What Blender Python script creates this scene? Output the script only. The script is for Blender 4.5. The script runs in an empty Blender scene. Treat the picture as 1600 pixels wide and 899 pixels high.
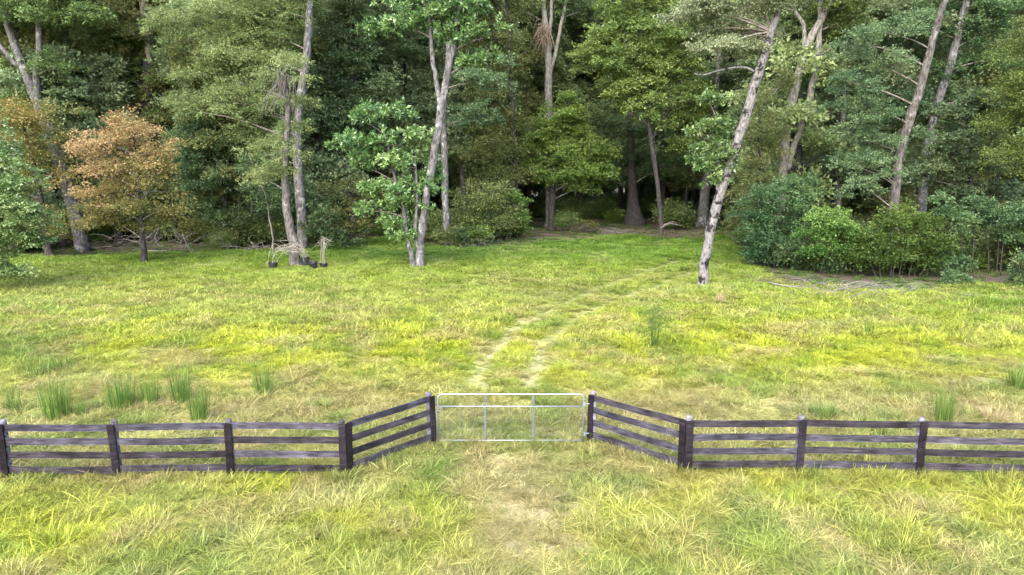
import bpy, math, random
import numpy as np
from mathutils import Vector, Matrix

# ------------------------------------------------------------------ camera, sky, sun, exposure
SC = bpy.context.scene
COL = SC.collection
CAM_H, PITCH, FPX = 6.47, math.radians(10.0), 1067.0
cam_d = bpy.data.cameras.new("camera")
cam_d.sensor_width = 36.0
cam_d.lens = 36.0 * FPX / 1600.0
cam_d.clip_start, cam_d.clip_end = 0.1, 3000.0
cam = bpy.data.objects.new("camera", cam_d)
cam.location = (0, 0, CAM_H)
cam.rotation_euler = (math.radians(90.0) - PITCH, 0, 0)
COL.objects.link(cam)
SC.camera = cam

SUN_EL, SUN_AZ = math.radians(42), math.radians(200)      # azimuth clockwise from +Y: the sun stands behind the camera, a little left
W = bpy.data.worlds.new("World")
SC.world = W
W.use_nodes = True
wn, wl = W.node_tree.nodes, W.node_tree.links
bg = wn["Background"]
sky = wn.new("ShaderNodeTexSky")
sky.sky_type = 'NISHITA'
sky.sun_disc = False
sky.sun_elevation = SUN_EL
sky.sun_rotation = SUN_AZ
sky.air_density = 1.0
sky.dust_density = 3.0
sky.ozone_density = 1.6
wl.new(sky.outputs[0], bg.inputs[0])
bg.inputs[1].default_value = 0.15
sd = bpy.data.lights.new("sun", 'SUN')
sd.energy = 1.0
sd.angle = math.radians(90)
sd.color = (1.0, 0.985, 0.95)
sun = bpy.data.objects.new("sun", sd)
sdir = Vector((math.sin(SUN_AZ) * math.cos(SUN_EL), math.cos(SUN_AZ) * math.cos(SUN_EL), math.sin(SUN_EL)))
sun.rotation_euler = sdir.to_track_quat('Z', 'Y').to_euler()
sun.location = (0, -20, 40)
COL.objects.link(sun)
SC.view_settings.view_transform = 'Standard'
SC.view_settings.look = 'None'
SC.view_settings.gamma = 1.0
SC.view_settings.exposure = 2.88
SC.view_settings.use_curve_mapping = False
cy = SC.cycles
cy.max_bounces = 5
cy.diffuse_bounces = 3
cy.glossy_bounces = 2
cy.transmission_bounces = 2
cy.transparent_max_bounces = 4
cy.use_denoising = True
cy.denoiser = 'OPENIMAGEDENOISE'
cy.denoising_input_passes = 'RGB_ALBEDO_NORMAL'
cy.denoising_prefilter = 'NONE'
cy.caustics_reflective = cy.caustics_refractive = False
SC.render.use_persistent_data = False

# ------------------------------------------------------------------ helpers
CP, SP = math.cos(PITCH), math.sin(PITCH)
RNG = np.random.default_rng(7)
random.seed(7)

def ray(px, py):
    a, b = (px - 800.0) / FPX, (449.5 - py) / FPX
    return (a, CP + b * SP, -SP + b * CP)

def G(px, py, z=0.0):
    """the place on the meadow that stands at this row and column of the survey picture"""
    d = ray(px, py)
    t = (z - CAM_H) / d[2]
    return np.array((d[0] * t, d[1] * t, z))

def at(px, py, Y):
    d = ray(px, py)
    t = Y / d[1]
    return np.array((d[0] * t, Y, CAM_H + d[2] * t))

def mpp(Y):
    return (Y * CP + CAM_H * SP * 0.5) / FPX

def bearing(x, y):
    """column and row at which a point of the ground is seen; used to lay out plant communities"""
    dep = y * CP + CAM_H * SP
    up = y * SP - CAM_H * CP
    return 800 + FPX * x / dep, 449.5 - FPX * up / dep

def vnoise(x, y, seed=0):
    x = np.asarray(x, float); y = np.asarray(y, float)
    xi = np.floor(x).astype(np.int64); yi = np.floor(y).astype(np.int64)
    xf = x - xi; yf = y - yi
    u = xf * xf * (3 - 2 * xf); v = yf * yf * (3 - 2 * yf)
    def h(a, b):
        n = (a * 374761393 + b * 668265263 + seed * 974634777) & 0x7fffffff
        n = ((n ^ (n >> 13)) * 1274126177) & 0x7fffffff
        n = (n ^ (n >> 16)) & 0xffff
        return n / 65535.0
    return (h(xi, yi) * (1 - u) + h(xi + 1, yi) * u) * (1 - v) + (h(xi, yi + 1) * (1 - u) + h(xi + 1, yi + 1) * u) * v

def fbm(x, y, seed=0, o=3):
    s, a, t = 0, 1.0, 0
    for k in range(o):
        s = s + a * vnoise(x * 2 ** k, y * 2 ** k, seed + k * 17); t += a; a *= 0.5
    return s / t

def sstep(a, b, x):
    t = np.clip((x - a) / (b - a), 0, 1)
    return t * t * (3 - 2 * t)

def unit(v):
    return v / np.maximum(np.linalg.norm(v, axis=-1, keepdims=True), 1e-9)

class MB:
    def __init__(s): s.v, s.f = [], []
    def add(s, V, F):
        n = len(s.v); s.v.extend([tuple(map(float, p)) for p in V]); s.f.extend([tuple(i + n for i in f) for f in F])
    def box(s, c, size, rz=0.0):
        x, y, z = [k / 2 for k in size]
        ca, sa = math.cos(rz), math.sin(rz)
        V = []
        for dz in (-z, z):
            for dx, dy in ((-x, -y), (x, -y), (x, y), (-x, y)):
                V.append((c[0] + dx * ca - dy * sa, c[1] + dx * sa + dy * ca, c[2] + dz))
        s.add(V, [(3, 2, 1, 0), (4, 5, 6, 7), (0, 1, 5, 4), (1, 2, 6, 5), (2, 3, 7, 6), (3, 0, 4, 7)])
    def tube(s, pts, rad, n=6, rough=0.0, cap=True, closed=False):
        P = [np.array(p, float) for p in pts]
        if np.isscalar(rad): rad = [rad] * len(P)
        m = len(P); V = []
        t0 = unit(P[1] - P[0]); ref = np.array((0, 0, 1.0)) if abs(t0[2]) < .9 else np.array((1.0, 0, 0))
        u = unit(np.cross(t0, ref))
        for i in range(m):
            if closed: t = unit(P[(i + 1) % m] - P[i - 1])
            else: t = unit(P[min(i + 1, m - 1)] - P[max(i - 1, 0)])
            u = unit(u - t * np.dot(u, t)); w = np.cross(t, u)
            for k in range(n):
                a = 2 * math.pi * k / n
                r = rad[i] * (1 + (random.uniform(-rough, rough) if rough else 0))
                V.append(P[i] + r * (u * math.cos(a) + w * math.sin(a)))
        F = []
        for i in range(m if closed else m - 1):
            j = (i + 1) % m
            for k in range(n):
                k2 = (k + 1) % n
                F.append((i * n + k, i * n + k2, j * n + k2, j * n + k))
        if cap and not closed:
            F.append(tuple(range(n - 1, -1, -1))); F.append(tuple((m - 1) * n + k for k in range(n)))
        s.add(V, F)
    def mesh(s, name, smooth=False):
        me = bpy.data.meshes.new(name); me.from_pydata(s.v, [], s.f); me.update()
        if smooth: me.polygons.foreach_set('use_smooth', [True] * len(me.polygons))
        return me
    def build(s, name, mat, parent=None, smooth=False):
        o = bpy.data.objects.new(name, s.mesh(name, smooth))
        if mat: o.data.materials.append(mat)
        COL.objects.link(o); o.parent = parent
        return o

def quadmesh(name, V, var=None, tri=False, extra=None):
    """a mesh of separate quads: V is (n,4,3); var one value a quad"""
    n, q = V.shape[:2]; me = bpy.data.meshes.new(name)
    me.vertices.add(n * q); me.vertices.foreach_set('co', V.reshape(-1).astype(np.float32))
    me.loops.add(n * q); me.loops.foreach_set('vertex_index', np.arange(n * q, dtype=np.int32))
    me.polygons.add(n); me.polygons.foreach_set('loop_start', np.arange(n, dtype=np.int32) * q)
    me.update(calc_edges=True)
    if var is not None:
        a = me.attributes.new('leaf_var', 'FLOAT', 'POINT')
        a.data.foreach_set('value', np.repeat(var, q).astype(np.float32))
    return me

def empty(name, loc=(0, 0, 0), rz=0.0):
    o = bpy.data.objects.new(name, None); o.empty_display_size = 0.2
    o.location = tuple(float(k) for k in loc); o.rotation_euler = (0, 0, rz); COL.objects.link(o)
    return o

def tag(o, label=None, cat=None, group=None, kind=None):
    if label: o['label'] = label
    if cat: o['category'] = cat
    if group: o['group'] = group
    if kind: o['kind'] = kind
    return o

def child(name, me, mat, parent):
    """a part whose mesh is in world coordinates, set under a thing standing at parent.location"""
    o = bpy.data.objects.new(name, me)
    if mat and not me.materials: me.materials.append(mat)
    COL.objects.link(o); o.parent = parent
    o.matrix_parent_inverse = Matrix.LocRotScale(parent.location, parent.rotation_euler, None).inverted()
    return o

# ------------------------------------------------------------------ materials
def newmat(name):
    m = bpy.data.materials.new(name); m.use_nodes = True
    n, l = m.node_tree.nodes, m.node_tree.links
    return m, n, l, n['Principled BSDF'], n['Material Output']

def ramp(n, stops):
    r = n.new('ShaderNodeValToRGB'); e = r.color_ramp.elements
    while len(e) < len(stops): e.new(0.5)
    for k, (p, c) in enumerate(stops):
        e[k].position = p; e[k].color = (*c, 1)
    return r

def leaf_mat(name, cols, trans=0.32, rough=0.5, spec=0.3, hue=0.03):
    m, n, l, b, out = newmat(name)
    a = n.new('ShaderNodeAttribute'); a.attribute_name = 'leaf_var'
    r = ramp(n, [(k / (len(cols) - 1), c) for k, c in enumerate(cols)])
    l.new(a.outputs['Fac'], r.inputs[0])
    oi = n.new('ShaderNodeObjectInfo')
    hs = n.new('ShaderNodeHueSaturation')
    mr = n.new('ShaderNodeMapRange'); mr.inputs[3].default_value = 0.5 - hue; mr.inputs[4].default_value = 0.5 + hue
    mv = n.new('ShaderNodeMapRange'); mv.inputs[3].default_value = 0.85; mv.inputs[4].default_value = 1.15
    l.new(oi.outputs['Random'], mr.inputs[0]); l.new(oi.outputs['Random'], mv.inputs[0])
    l.new(mr.outputs[0], hs.inputs['Hue']); l.new(mv.outputs[0], hs.inputs['Value']); l.new(r.outputs[0], hs.inputs['Color'])
    l.new(hs.outputs[0], b.inputs['Base Color'])
    b.inputs['Roughness'].default_value = rough
    b.inputs['Specular IOR Level'].default_value = spec
    t = n.new('ShaderNodeBsdfTranslucent'); mx = n.new('ShaderNodeMixShader'); mx.inputs[0].default_value = trans
    l.new(hs.outputs[0], t.inputs[0]); l.new(b.outputs[0], mx.inputs[1]); l.new(t.outputs[0], mx.inputs[2])
    l.new(mx.outputs[0], out.inputs[0])
    return m

def bark_mat(name, c1, c2, c3, patch=0.5, zs=0.35, sc=5.0):
    """two tones of bark streaked along the stem, with blotches of lichen or scars in the third"""
    m, n, l, b, out = newmat(name)
    g = n.new('ShaderNodeNewGeometry'); mp = n.new('ShaderNodeMapping'); mp.inputs['Scale'].default_value = (sc, sc, sc * zs)
    l.new(g.outputs['Position'], mp.inputs[0])
    n1 = n.new('ShaderNodeTexNoise'); n1.inputs['Scale'].default_value = 1.6; n1.inputs['Detail'].default_value = 6
    l.new(mp.outputs[0], n1.inputs[0])
    r1 = ramp(n, [(0.32, c1), (0.62, c2)]); l.new(n1.outputs[0], r1.inputs[0])
    n2 = n.new('ShaderNodeTexNoise'); n2.inputs['Scale'].default_value = 1.9; n2.inputs['Detail'].default_value = 5; n2.inputs['Roughness'].default_value = 0.65
    l.new(g.outputs['Position'], n2.inputs[0])
    r2 = ramp(n, [(patch, (0, 0, 0)), (patch + 0.07, (1, 1, 1))]); l.new(n2.outputs[0], r2.inputs[0])
    mx = n.new('ShaderNodeMix'); mx.data_type = 'RGBA'
    l.new(r2.outputs[0], mx.inputs[0]); l.new(r1.outputs[0], mx.inputs[6]); mx.inputs[7].default_value = (*c3, 1)
    l.new(mx.outputs[2], b.inputs['Base Color']); b.inputs['Roughness'].default_value = 0.9; b.inputs['Specular IOR Level'].default_value = 0.15
    bp = n.new('ShaderNodeBump'); bp.inputs['Strength'].default_value = 0.8; bp.inputs['Distance'].default_value = 0.06
    l.new(n1.outputs[0], bp.inputs['Height']); l.new(bp.outputs[0], b.inputs['Normal'])
    return m

def plain(name, c, rough=0.8, metal=0.0, spec=0.3, var=0.25, sc=8.0):
    m, n, l, b, out = newmat(name)
    g = n.new('ShaderNodeNewGeometry'); t = n.new('ShaderNodeTexNoise'); t.inputs['Scale'].default_value = sc; t.inputs['Detail'].default_value = 5
    l.new(g.outputs['Position'], t.inputs[0])
    r = ramp(n, [(0.3, tuple(k * (1 - var) for k in c)), (0.7, tuple(min(1, k * (1 + var)) for k in c))]); l.new(t.outputs[0], r.inputs[0])
    l.new(r.outputs[0], b.inputs['Base Color'])
    b.inputs['Roughness'].default_value = rough; b.inputs['Metallic'].default_value = metal; b.inputs['Specular IOR Level'].default_value = spec
    return m

def wood_mat(name, lo, hi, knot=(0.02, 0.016, 0.022)):
    m, n, l, b, out = newmat(name)
    tc = n.new('ShaderNodeTexCoord'); oi = n.new('ShaderNodeObjectInfo')
    ad = n.new('ShaderNodeVectorMath'); ad.operation = 'ADD'
    cb = n.new('ShaderNodeCombineXYZ'); ml = n.new('ShaderNodeMath'); ml.operation = 'MULTIPLY'; ml.inputs[1].default_value = 57.0
    l.new(oi.outputs['Random'], ml.inputs[0]); l.new(ml.outputs[0], cb.inputs[0]); l.new(ml.outputs[0], cb.inputs[1])
    l.new(tc.outputs['Object'], ad.inputs[0]); l.new(cb.outputs[0], ad.inputs[1])
    mp = n.new('ShaderNodeMapping'); mp.inputs['Scale'].default_value = (1.6, 14, 22); l.new(ad.outputs[0], mp.inputs[0])
    n1 = n.new('ShaderNodeTexNoise'); n1.inputs['Scale'].default_value = 1.7; n1.inputs['Detail'].default_value = 7; n1.inputs['Distortion'].default_value = 0.8
    l.new(mp.outputs[0], n1.inputs[0])
    r = ramp(n, [(0.3, lo), (0.55, tuple((a + c) / 2 for a, c in zip(lo, hi))), (0.72, hi)]); l.new(n1.outputs[0], r.inputs[0])
    mp2 = n.new('ShaderNodeMapping'); mp2.inputs['Scale'].default_value = (2.2, 6, 9); l.new(ad.outputs[0], mp2.inputs[0])
    vo = n.new('ShaderNodeTexVoronoi'); vo.inputs['Scale'].default_value = 1.0; l.new(mp2.outputs[0], vo.inputs[0])
    rk = ramp(n, [(0.13, (1, 1, 1)), (0.24, (0, 0, 0))]); l.new(vo.outputs['Distance'], rk.inputs[0])
    n3 = n.new('ShaderNodeTexNoise'); n3.inputs['Scale'].default_value = 2.2; n3.inputs['Detail'].default_value = 3; l.new(ad.outputs[0], n3.inputs[0])
    rs = ramp(n, [(0.32, (0.45, 0.44, 0.47)), (0.70, (1.30, 1.27, 1.30))]); l.new(n3.outputs[0], rs.inputs[0])
    mu = n.new('ShaderNodeMix'); mu.data_type = 'RGBA'; mu.blend_type = 'MULTIPLY'; mu.inputs[0].default_value = 1.0
    l.new(r.outputs[0], mu.inputs[6]); l.new(rs.outputs[0], mu.inputs[7])
    vr = ramp(n, [(0.0, (0.62, 0.58, 0.56)), (0.35, (1.0, 0.95, 0.90)), (0.7, (1.1, 1.12, 1.2)), (1.0, (1.6, 1.58, 1.6))]); l.new(oi.outputs['Random'], vr.inputs[0])
    mo = n.new('ShaderNodeMix'); mo.data_type = 'RGBA'; mo.blend_type = 'MULTIPLY'; mo.inputs[0].default_value = 1.0; l.new(mu.outputs[2], mo.inputs[6]); l.new(vr.outputs[0], mo.inputs[7])
    mk = n.new('ShaderNodeMix'); mk.data_type = 'RGBA'; l.new(rk.outputs[0], mk.inputs[0]); l.new(mo.outputs[2], mk.inputs[6]); mk.inputs[7].default_value = (*knot, 1)
    l.new(mk.outputs[2], b.inputs['Base Color']); b.inputs['Roughness'].default_value = 0.9; b.inputs['Specular IOR Level'].default_value = 0.08
    bp = n.new('ShaderNodeBump'); bp.inputs['Strength'].default_value = 0.35; bp.inputs['Distance'].default_value = 0.01
    l.new(n1.outputs[0], bp.inputs['Height']); l.new(bp.outputs[0], b.inputs['Normal'])
    return m

M = {}
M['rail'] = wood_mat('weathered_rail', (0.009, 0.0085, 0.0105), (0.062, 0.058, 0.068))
M['railtop'] = wood_mat('pale_rail_top', (0.26, 0.26, 0.285), (0.52, 0.52, 0.55), (0.12, 0.12, 0.13))  # much paler wood tone, given to the upward faces of the rails
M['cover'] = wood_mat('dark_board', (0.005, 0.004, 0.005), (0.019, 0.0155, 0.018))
M['post'] = wood_mat('post_wood', (0.06, 0.056, 0.064), (0.19, 0.18, 0.20))
M['galv'] = plain('galvanised_steel', (0.20, 0.215, 0.23), 0.45, 0.6, 0.5, 0.14, 14)
M['stay'] = plain('dull_galvanised', (0.10, 0.115, 0.13), 0.5, 0.6)
M['wire'] = plain('weathered_wire', (0.09, 0.095, 0.10), 0.6, 0.5)
M['black'] = plain('black_plastic', (0.012, 0.012, 0.014), 0.45, 0, 0.4, 0.2)
M['chain'] = plain('dark_steel', (0.07, 0.07, 0.08), 0.5, 0.6)
M['dead'] = plain('dead_wood', (0.105, 0.094, 0.086), 0.9, 0, 0.1, 0.35, 3)
M['deadbrown'] = plain('dead_brown_wood', (0.055, 0.043, 0.037), 0.9, 0, 0.1, 0.35, 3)
M['straw'] = plain('straw', (0.20, 0.18, 0.15), 0.9, 0, 0.1, 0.25, 3)
M['nest'] = plain('dry_fronds', (0.13, 0.095, 0.07), 0.9, 0, 0.1, 0.4, 5)
M['bark_grey'] = bark_mat('grey_bark', (0.024, 0.023, 0.023), (0.105, 0.100, 0.096), (0.185, 0.182, 0.178), 0.56)
M['bark_pale'] = bark_mat('pale_bark', (0.05, 0.046, 0.039), (0.156, 0.148, 0.131), (0.043, 0.036, 0.031), 0.63)
M['bark_brown'] = bark_mat('brown_bark', (0.022, 0.019, 0.017), (0.088, 0.080, 0.072), (0.140, 0.134, 0.126), 0.57)
M['bark_dark'] = bark_mat('dark_bark', (0.012, 0.011, 0.011), (0.040, 0.036, 0.034), (0.085, 0.08, 0.076), 0.66)
M['bark_patch'] = bark_mat('patched_bark', (0.054, 0.049, 0.047), (0.144, 0.135, 0.13), (0.009, 0.009, 0.009), 0.52, 0.5, 7)
M['limb'] = bark_mat('limb_bark', (0.06, 0.052, 0.045), (0.15, 0.13, 0.115), (0.19, 0.18, 0.16), 0.6)
M['bark_split'] = bark_mat('bare_split_wood', (0.149, 0.123, 0.089), (0.23, 0.197, 0.149), (0.074, 0.064, 0.052), 0.66)

L = {}
L['mid'] = leaf_mat('mid_green_leaves', [(0.034, 0.062, 0.020), (0.080, 0.126, 0.036), (0.165, 0.215, 0.068)], .38, hue=.012)
L['dark'] = leaf_mat('dark_green_leaves', [(0.022, 0.048, 0.020), (0.054, 0.100, 0.036), (0.120, 0.172, 0.064)], .38, hue=.012)
L['blue'] = leaf_mat('grey_green_leaves', [(0.036, 0.066, 0.032), (0.084, 0.130, 0.056), (0.180, 0.230, 0.108)], .38, hue=.012)
L['lime'] = leaf_mat('yellow_green_leaves', [(0.050, 0.082, 0.018), (0.108, 0.160, 0.038), (0.205, 0.258, 0.072)], .38, hue=.012)
L['bright'] = leaf_mat('bright_green_leaves', [(0.032, 0.072, 0.012), (0.070, 0.126, 0.024), (0.140, 0.210, 0.046)], .38, hue=.012)
L['glossy'] = leaf_mat('glossy_broad_leaves', [(0.034, 0.075, 0.022), (0.080, 0.138, 0.038), (0.180, 0.245, 0.085)], 0.25, 0.35, 0.5, hue=.012)
L['feather'] = leaf_mat('feathery_leaves', [(0.060, 0.088, 0.028), (0.125, 0.160, 0.052), (0.240, 0.268, 0.105)], .38, hue=.012)
L['olive'] = leaf_mat('olive_leaves', [(0.044, 0.062, 0.018), (0.096, 0.116, 0.034), (0.175, 0.186, 0.066)], .38, hue=.012)
L['wood1'] = leaf_mat('wood_leaves', [(0.066, 0.104, 0.038), (0.145, 0.200, 0.072), (0.235, 0.285, 0.115)], .45, hue=.015)
L['wood2'] = leaf_mat('wood_cool_leaves', [(0.058, 0.098, 0.048), (0.130, 0.190, 0.088), (0.220, 0.275, 0.135)], .45, hue=.015)
L['wood3'] = leaf_mat('wood_olive_leaves', [(0.060, 0.085, 0.026), (0.130, 0.158, 0.050), (0.215, 0.235, 0.085)], .45, hue=.015)
L['rust'] = leaf_mat('rusty_leaves', [(0.070, 0.100, 0.024), (0.170, 0.165, 0.045), (0.275, 0.210, 0.080), (0.385, 0.265, 0.130)], 0.35, hue=.01)
L['gold'] = leaf_mat('golden_leaves', [(0.080, 0.110, 0.028), (0.190, 0.185, 0.048), (0.360, 0.255, 0.075)], 0.35, hue=.01)
L['pale'] = leaf_mat('pale_olive_leaves', [(0.085, 0.110, 0.055), (0.170, 0.195, 0.098), (0.310, 0.325, 0.190)], hue=.012)

# ------------------------------------------------------------------ the lie of the land
EDGE = np.array([(-400, 408), (0, 404), (60, 400), (135, 402), (280, 400), (420, 392), (500, 388), (560, 374), (610, 371), (660, 384), (720, 388), (800, 384), (900, 375), (960, 367), (1050, 371), (1130, 369), (1165, 408), (1205, 436), (1290, 452), (1420, 458), (1480, 452), (1530, 446), (1620, 452), (2000, 460)], float)
def edge_D(px):
    py = np.interp(px, EDGE[:, 0], EDGE[:, 1])
    ang = PITCH + np.arctan((py - 449.5) / FPX)
    return CAM_H / np.tan(ang)
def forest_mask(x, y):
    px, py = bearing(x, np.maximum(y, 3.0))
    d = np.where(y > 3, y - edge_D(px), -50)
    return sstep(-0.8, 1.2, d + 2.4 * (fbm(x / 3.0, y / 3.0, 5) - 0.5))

TRACKS = [[(745, 600), (747, 582), (775, 548), (802, 518), (850, 490), (905, 463), (965, 438), (1020, 420), (1060, 405)],
          [(828, 600), (832, 582), (845, 555), (868, 522), (910, 492), (955, 473), (1000, 455), (1050, 438), (1075, 425)]]
TRACKW = [np.array([G(*p)[:2] for p in t]) for t in TRACKS]
def track_w(x, y):
    return (0.85 - 0.50 * sstep(23, 33, y)) * sstep(17.5, 20.0, y) * (0.7 + 0.3 * sstep(0.34, 0.58, fbm(x / 1.3, y / 1.3, 83)))
def track_dist(x, y):
    best = np.full(np.shape(x), 99.0)
    for t in TRACKW:
        for a, b in zip(t[:-1], t[1:]):
            ab = b - a
            s = np.clip(((x - a[0]) * ab[0] + (y - a[1]) * ab[1]) / (ab @ ab), 0, 1)
            best = np.minimum(best, np.hypot(x - a[0] - s * ab[0], y - a[1] - s * ab[1]))
    return best
BARE = [(880, 785, 22, 12), (1315, 525, 17, 6), (1545, 590, 50, 14), (1575, 578, 30, 8), (1245, 508, 22, 4), (815, 852, 34, 12), (1186, 503, 10, 3), (100, 708, 60, 10)]
def bare_mask(x, y):
    px, py = bearing(x, np.maximum(y, 4.0))
    m = np.zeros(np.shape(x))
    for bx, by, rx, ry in BARE:
        m = np.maximum(m, np.exp(-(((px - bx) / rx) ** 2 + ((py - by) / ry) ** 2)))
    return m * np.clip(1.9 * fbm(x * 2.6, y * 2.6, 31) - 0.35, 0, 1.2)
def zland(x, y):
    z = 0.10 * (fbm(x / 2.6, y / 2.6, 3) - 0.5) + 0.30 * (fbm(x / 14, y / 14, 9) - 0.5)
    z = z - 0.07 * np.exp(-(track_dist(x, y) / 0.35) ** 2)
    return z * (1 - sstep(120, 200, np.hypot(x, y)))
def zl(p):
    return float(zland(np.array([p[0]]), np.array([p[1]]))[0])

# plant communities: colour of the sward
cY, cYG, cG, cD = (0.390, 0.440, 0.035), (0.300, 0.370, 0.050), (0.120, 0.235, 0.030), (0.060, 0.140, 0.036)
cT, cP, cS = (0.400, 0.335, 0.170), (0.385, 0.410, 0.170), (0.36, 0.31, 0.24)
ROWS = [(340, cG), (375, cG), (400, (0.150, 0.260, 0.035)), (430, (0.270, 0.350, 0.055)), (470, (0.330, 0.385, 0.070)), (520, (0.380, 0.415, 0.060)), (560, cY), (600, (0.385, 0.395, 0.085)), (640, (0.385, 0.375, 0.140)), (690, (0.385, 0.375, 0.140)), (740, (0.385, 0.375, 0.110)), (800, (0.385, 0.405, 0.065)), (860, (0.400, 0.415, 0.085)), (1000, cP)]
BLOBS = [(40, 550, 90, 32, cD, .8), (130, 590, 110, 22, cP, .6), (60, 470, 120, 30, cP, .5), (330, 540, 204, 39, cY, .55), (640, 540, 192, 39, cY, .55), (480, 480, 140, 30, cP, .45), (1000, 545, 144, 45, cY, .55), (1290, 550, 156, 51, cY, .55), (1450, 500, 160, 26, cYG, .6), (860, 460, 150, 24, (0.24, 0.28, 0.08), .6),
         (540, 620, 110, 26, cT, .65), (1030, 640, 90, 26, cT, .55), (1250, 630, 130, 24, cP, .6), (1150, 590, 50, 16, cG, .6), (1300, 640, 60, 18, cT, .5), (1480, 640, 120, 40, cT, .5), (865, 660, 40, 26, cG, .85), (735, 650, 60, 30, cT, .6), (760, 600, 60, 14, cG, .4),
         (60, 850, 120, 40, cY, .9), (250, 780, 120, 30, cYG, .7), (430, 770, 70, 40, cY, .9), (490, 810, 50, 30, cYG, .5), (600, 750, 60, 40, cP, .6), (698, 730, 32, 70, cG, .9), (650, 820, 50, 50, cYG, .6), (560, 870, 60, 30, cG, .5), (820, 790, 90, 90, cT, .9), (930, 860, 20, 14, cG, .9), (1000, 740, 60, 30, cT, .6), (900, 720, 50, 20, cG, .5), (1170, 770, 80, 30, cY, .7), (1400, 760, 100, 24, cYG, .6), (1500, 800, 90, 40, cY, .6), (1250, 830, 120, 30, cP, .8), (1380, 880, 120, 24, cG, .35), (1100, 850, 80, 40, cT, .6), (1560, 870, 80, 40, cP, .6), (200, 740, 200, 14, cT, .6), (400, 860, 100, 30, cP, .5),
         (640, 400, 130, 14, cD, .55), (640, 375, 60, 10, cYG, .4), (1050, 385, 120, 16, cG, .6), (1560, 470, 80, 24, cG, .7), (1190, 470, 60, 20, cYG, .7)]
def sward(x, y):
    px, py = bearing(x, np.maximum(y, 4.0))
    c = np.stack([np.interp(py, [r[0] for r in ROWS], [r[1][k] for r in ROWS]) for k in range(3)], -1)
    wob = 26 * (fbm(x / 2.0, y / 2.0, 41) - 0.5)
    for bx, by, rx, ry, bc, st in BLOBS:
        w = np.exp(-(((px - bx + 2 * wob) / rx) ** 2 + ((py - by + 0.4 * wob) / ry) ** 2)) * st
        c = c * (1 - w[..., None]) + np.array(bc) * w[..., None]
    near = 1 - sstep(24, 52, y)
    c = c * (0.86 + 0.28 * fbm(x / 0.8, y / 0.8, 131))[..., None]
    t = sstep(0.50, 0.68, fbm(x / 1.1, y / 1.1, 51)) * (0.10 + 0.55 * near)
    g = sstep(0.54, 0.70, fbm(x / 0.9, y / 0.9, 61)) * (0.12 + 0.40 * near)
    p = sstep(0.56, 0.72, fbm(x / 1.6, y / 1.6, 71)) * 0.35
    for w, k in ((t, cT), (p, cP), (g, cG)):
        c = c * (1 - w[..., None]) + np.array(k) * w[..., None]
    lane = (np.exp(-((px - 822) / (62 + 0.22 * (py - 690))) ** 4) * sstep(690, 735, py) * (0.45 + 0.55 * sstep(.35, .6, fbm(x / .7, y / .7, 151))))[..., None] * .62
    c = c * (1 - lane) + np.array((0.43, 0.385, 0.20)) * lane
    tr = np.exp(-(track_dist(x, y) / 0.32) ** 2) * track_w(x, y) * 0.62
    c = c * (1 - tr[..., None]) + np.array((0.50, 0.50, 0.28)) * tr[..., None]
    return c * np.array((0.70, 0.68, 0.62))

# ground: one sheet to the horizon, fine where the meadow is seen
def ground_axis(lo, hi, step, far):
    a = list(np.arange(lo, hi + step / 2, step)); s = step; v = hi
    while v < far: s *= 1.35; v += s; a.append(v)
    s = step; v = lo
    while v > -far: s *= 1.35; v -= s; a.insert(0, v)
    return np.array(a)
gx, gy = ground_axis(-62, 62, 0.6, 900), ground_axis(4, 92, 0.5, 900)
XX, YY = np.meshgrid(gx, gy)
ZZ = zland(XX, YY)
nx, ny = len(gx), len(gy)
gm = bpy.data.meshes.new('ground')
idx = np.arange(nx * ny).reshape(ny, nx)
F = np.stack([idx[:-1, :-1], idx[:-1, 1:], idx[1:, 1:], idx[1:, :-1]], -1).reshape(-1, 4)
gm.vertices.add(nx * ny); gm.vertices.foreach_set('co', np.stack([XX, YY, ZZ], -1).reshape(-1).astype(np.float32))
gm.loops.add(F.size); gm.loops.foreach_set('vertex_index', F.reshape(-1).astype(np.int32))
gm.polygons.add(len(F)); gm.polygons.foreach_set('loop_start', np.arange(len(F), dtype=np.int32) * 4)
gm.update(calc_edges=True)
gm.polygons.foreach_set('use_smooth', [True] * len(F))
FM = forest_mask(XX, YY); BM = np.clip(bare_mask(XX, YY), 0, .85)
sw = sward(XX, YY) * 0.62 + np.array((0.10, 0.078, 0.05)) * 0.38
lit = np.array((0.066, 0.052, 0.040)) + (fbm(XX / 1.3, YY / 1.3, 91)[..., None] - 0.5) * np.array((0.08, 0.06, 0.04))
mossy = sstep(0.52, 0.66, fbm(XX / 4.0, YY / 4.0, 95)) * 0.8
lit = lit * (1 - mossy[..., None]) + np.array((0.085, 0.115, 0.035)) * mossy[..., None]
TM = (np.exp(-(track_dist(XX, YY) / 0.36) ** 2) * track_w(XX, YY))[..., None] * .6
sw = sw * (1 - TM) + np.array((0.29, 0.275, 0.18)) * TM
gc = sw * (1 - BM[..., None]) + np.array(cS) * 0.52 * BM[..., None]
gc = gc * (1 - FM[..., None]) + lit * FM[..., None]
ca = gm.attributes.new('earth', 'FLOAT_COLOR', 'POINT')
ca.data.foreach_set('color', np.concatenate([gc, np.ones(gc.shape[:2] + (1,))], -1).reshape(-1).astype(np.float32))
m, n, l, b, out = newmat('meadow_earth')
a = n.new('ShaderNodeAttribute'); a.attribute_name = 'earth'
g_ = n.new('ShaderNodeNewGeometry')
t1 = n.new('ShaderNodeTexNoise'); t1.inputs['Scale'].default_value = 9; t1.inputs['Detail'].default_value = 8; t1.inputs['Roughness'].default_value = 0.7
l.new(g_.outputs['Position'], t1.inputs[0])
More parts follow.
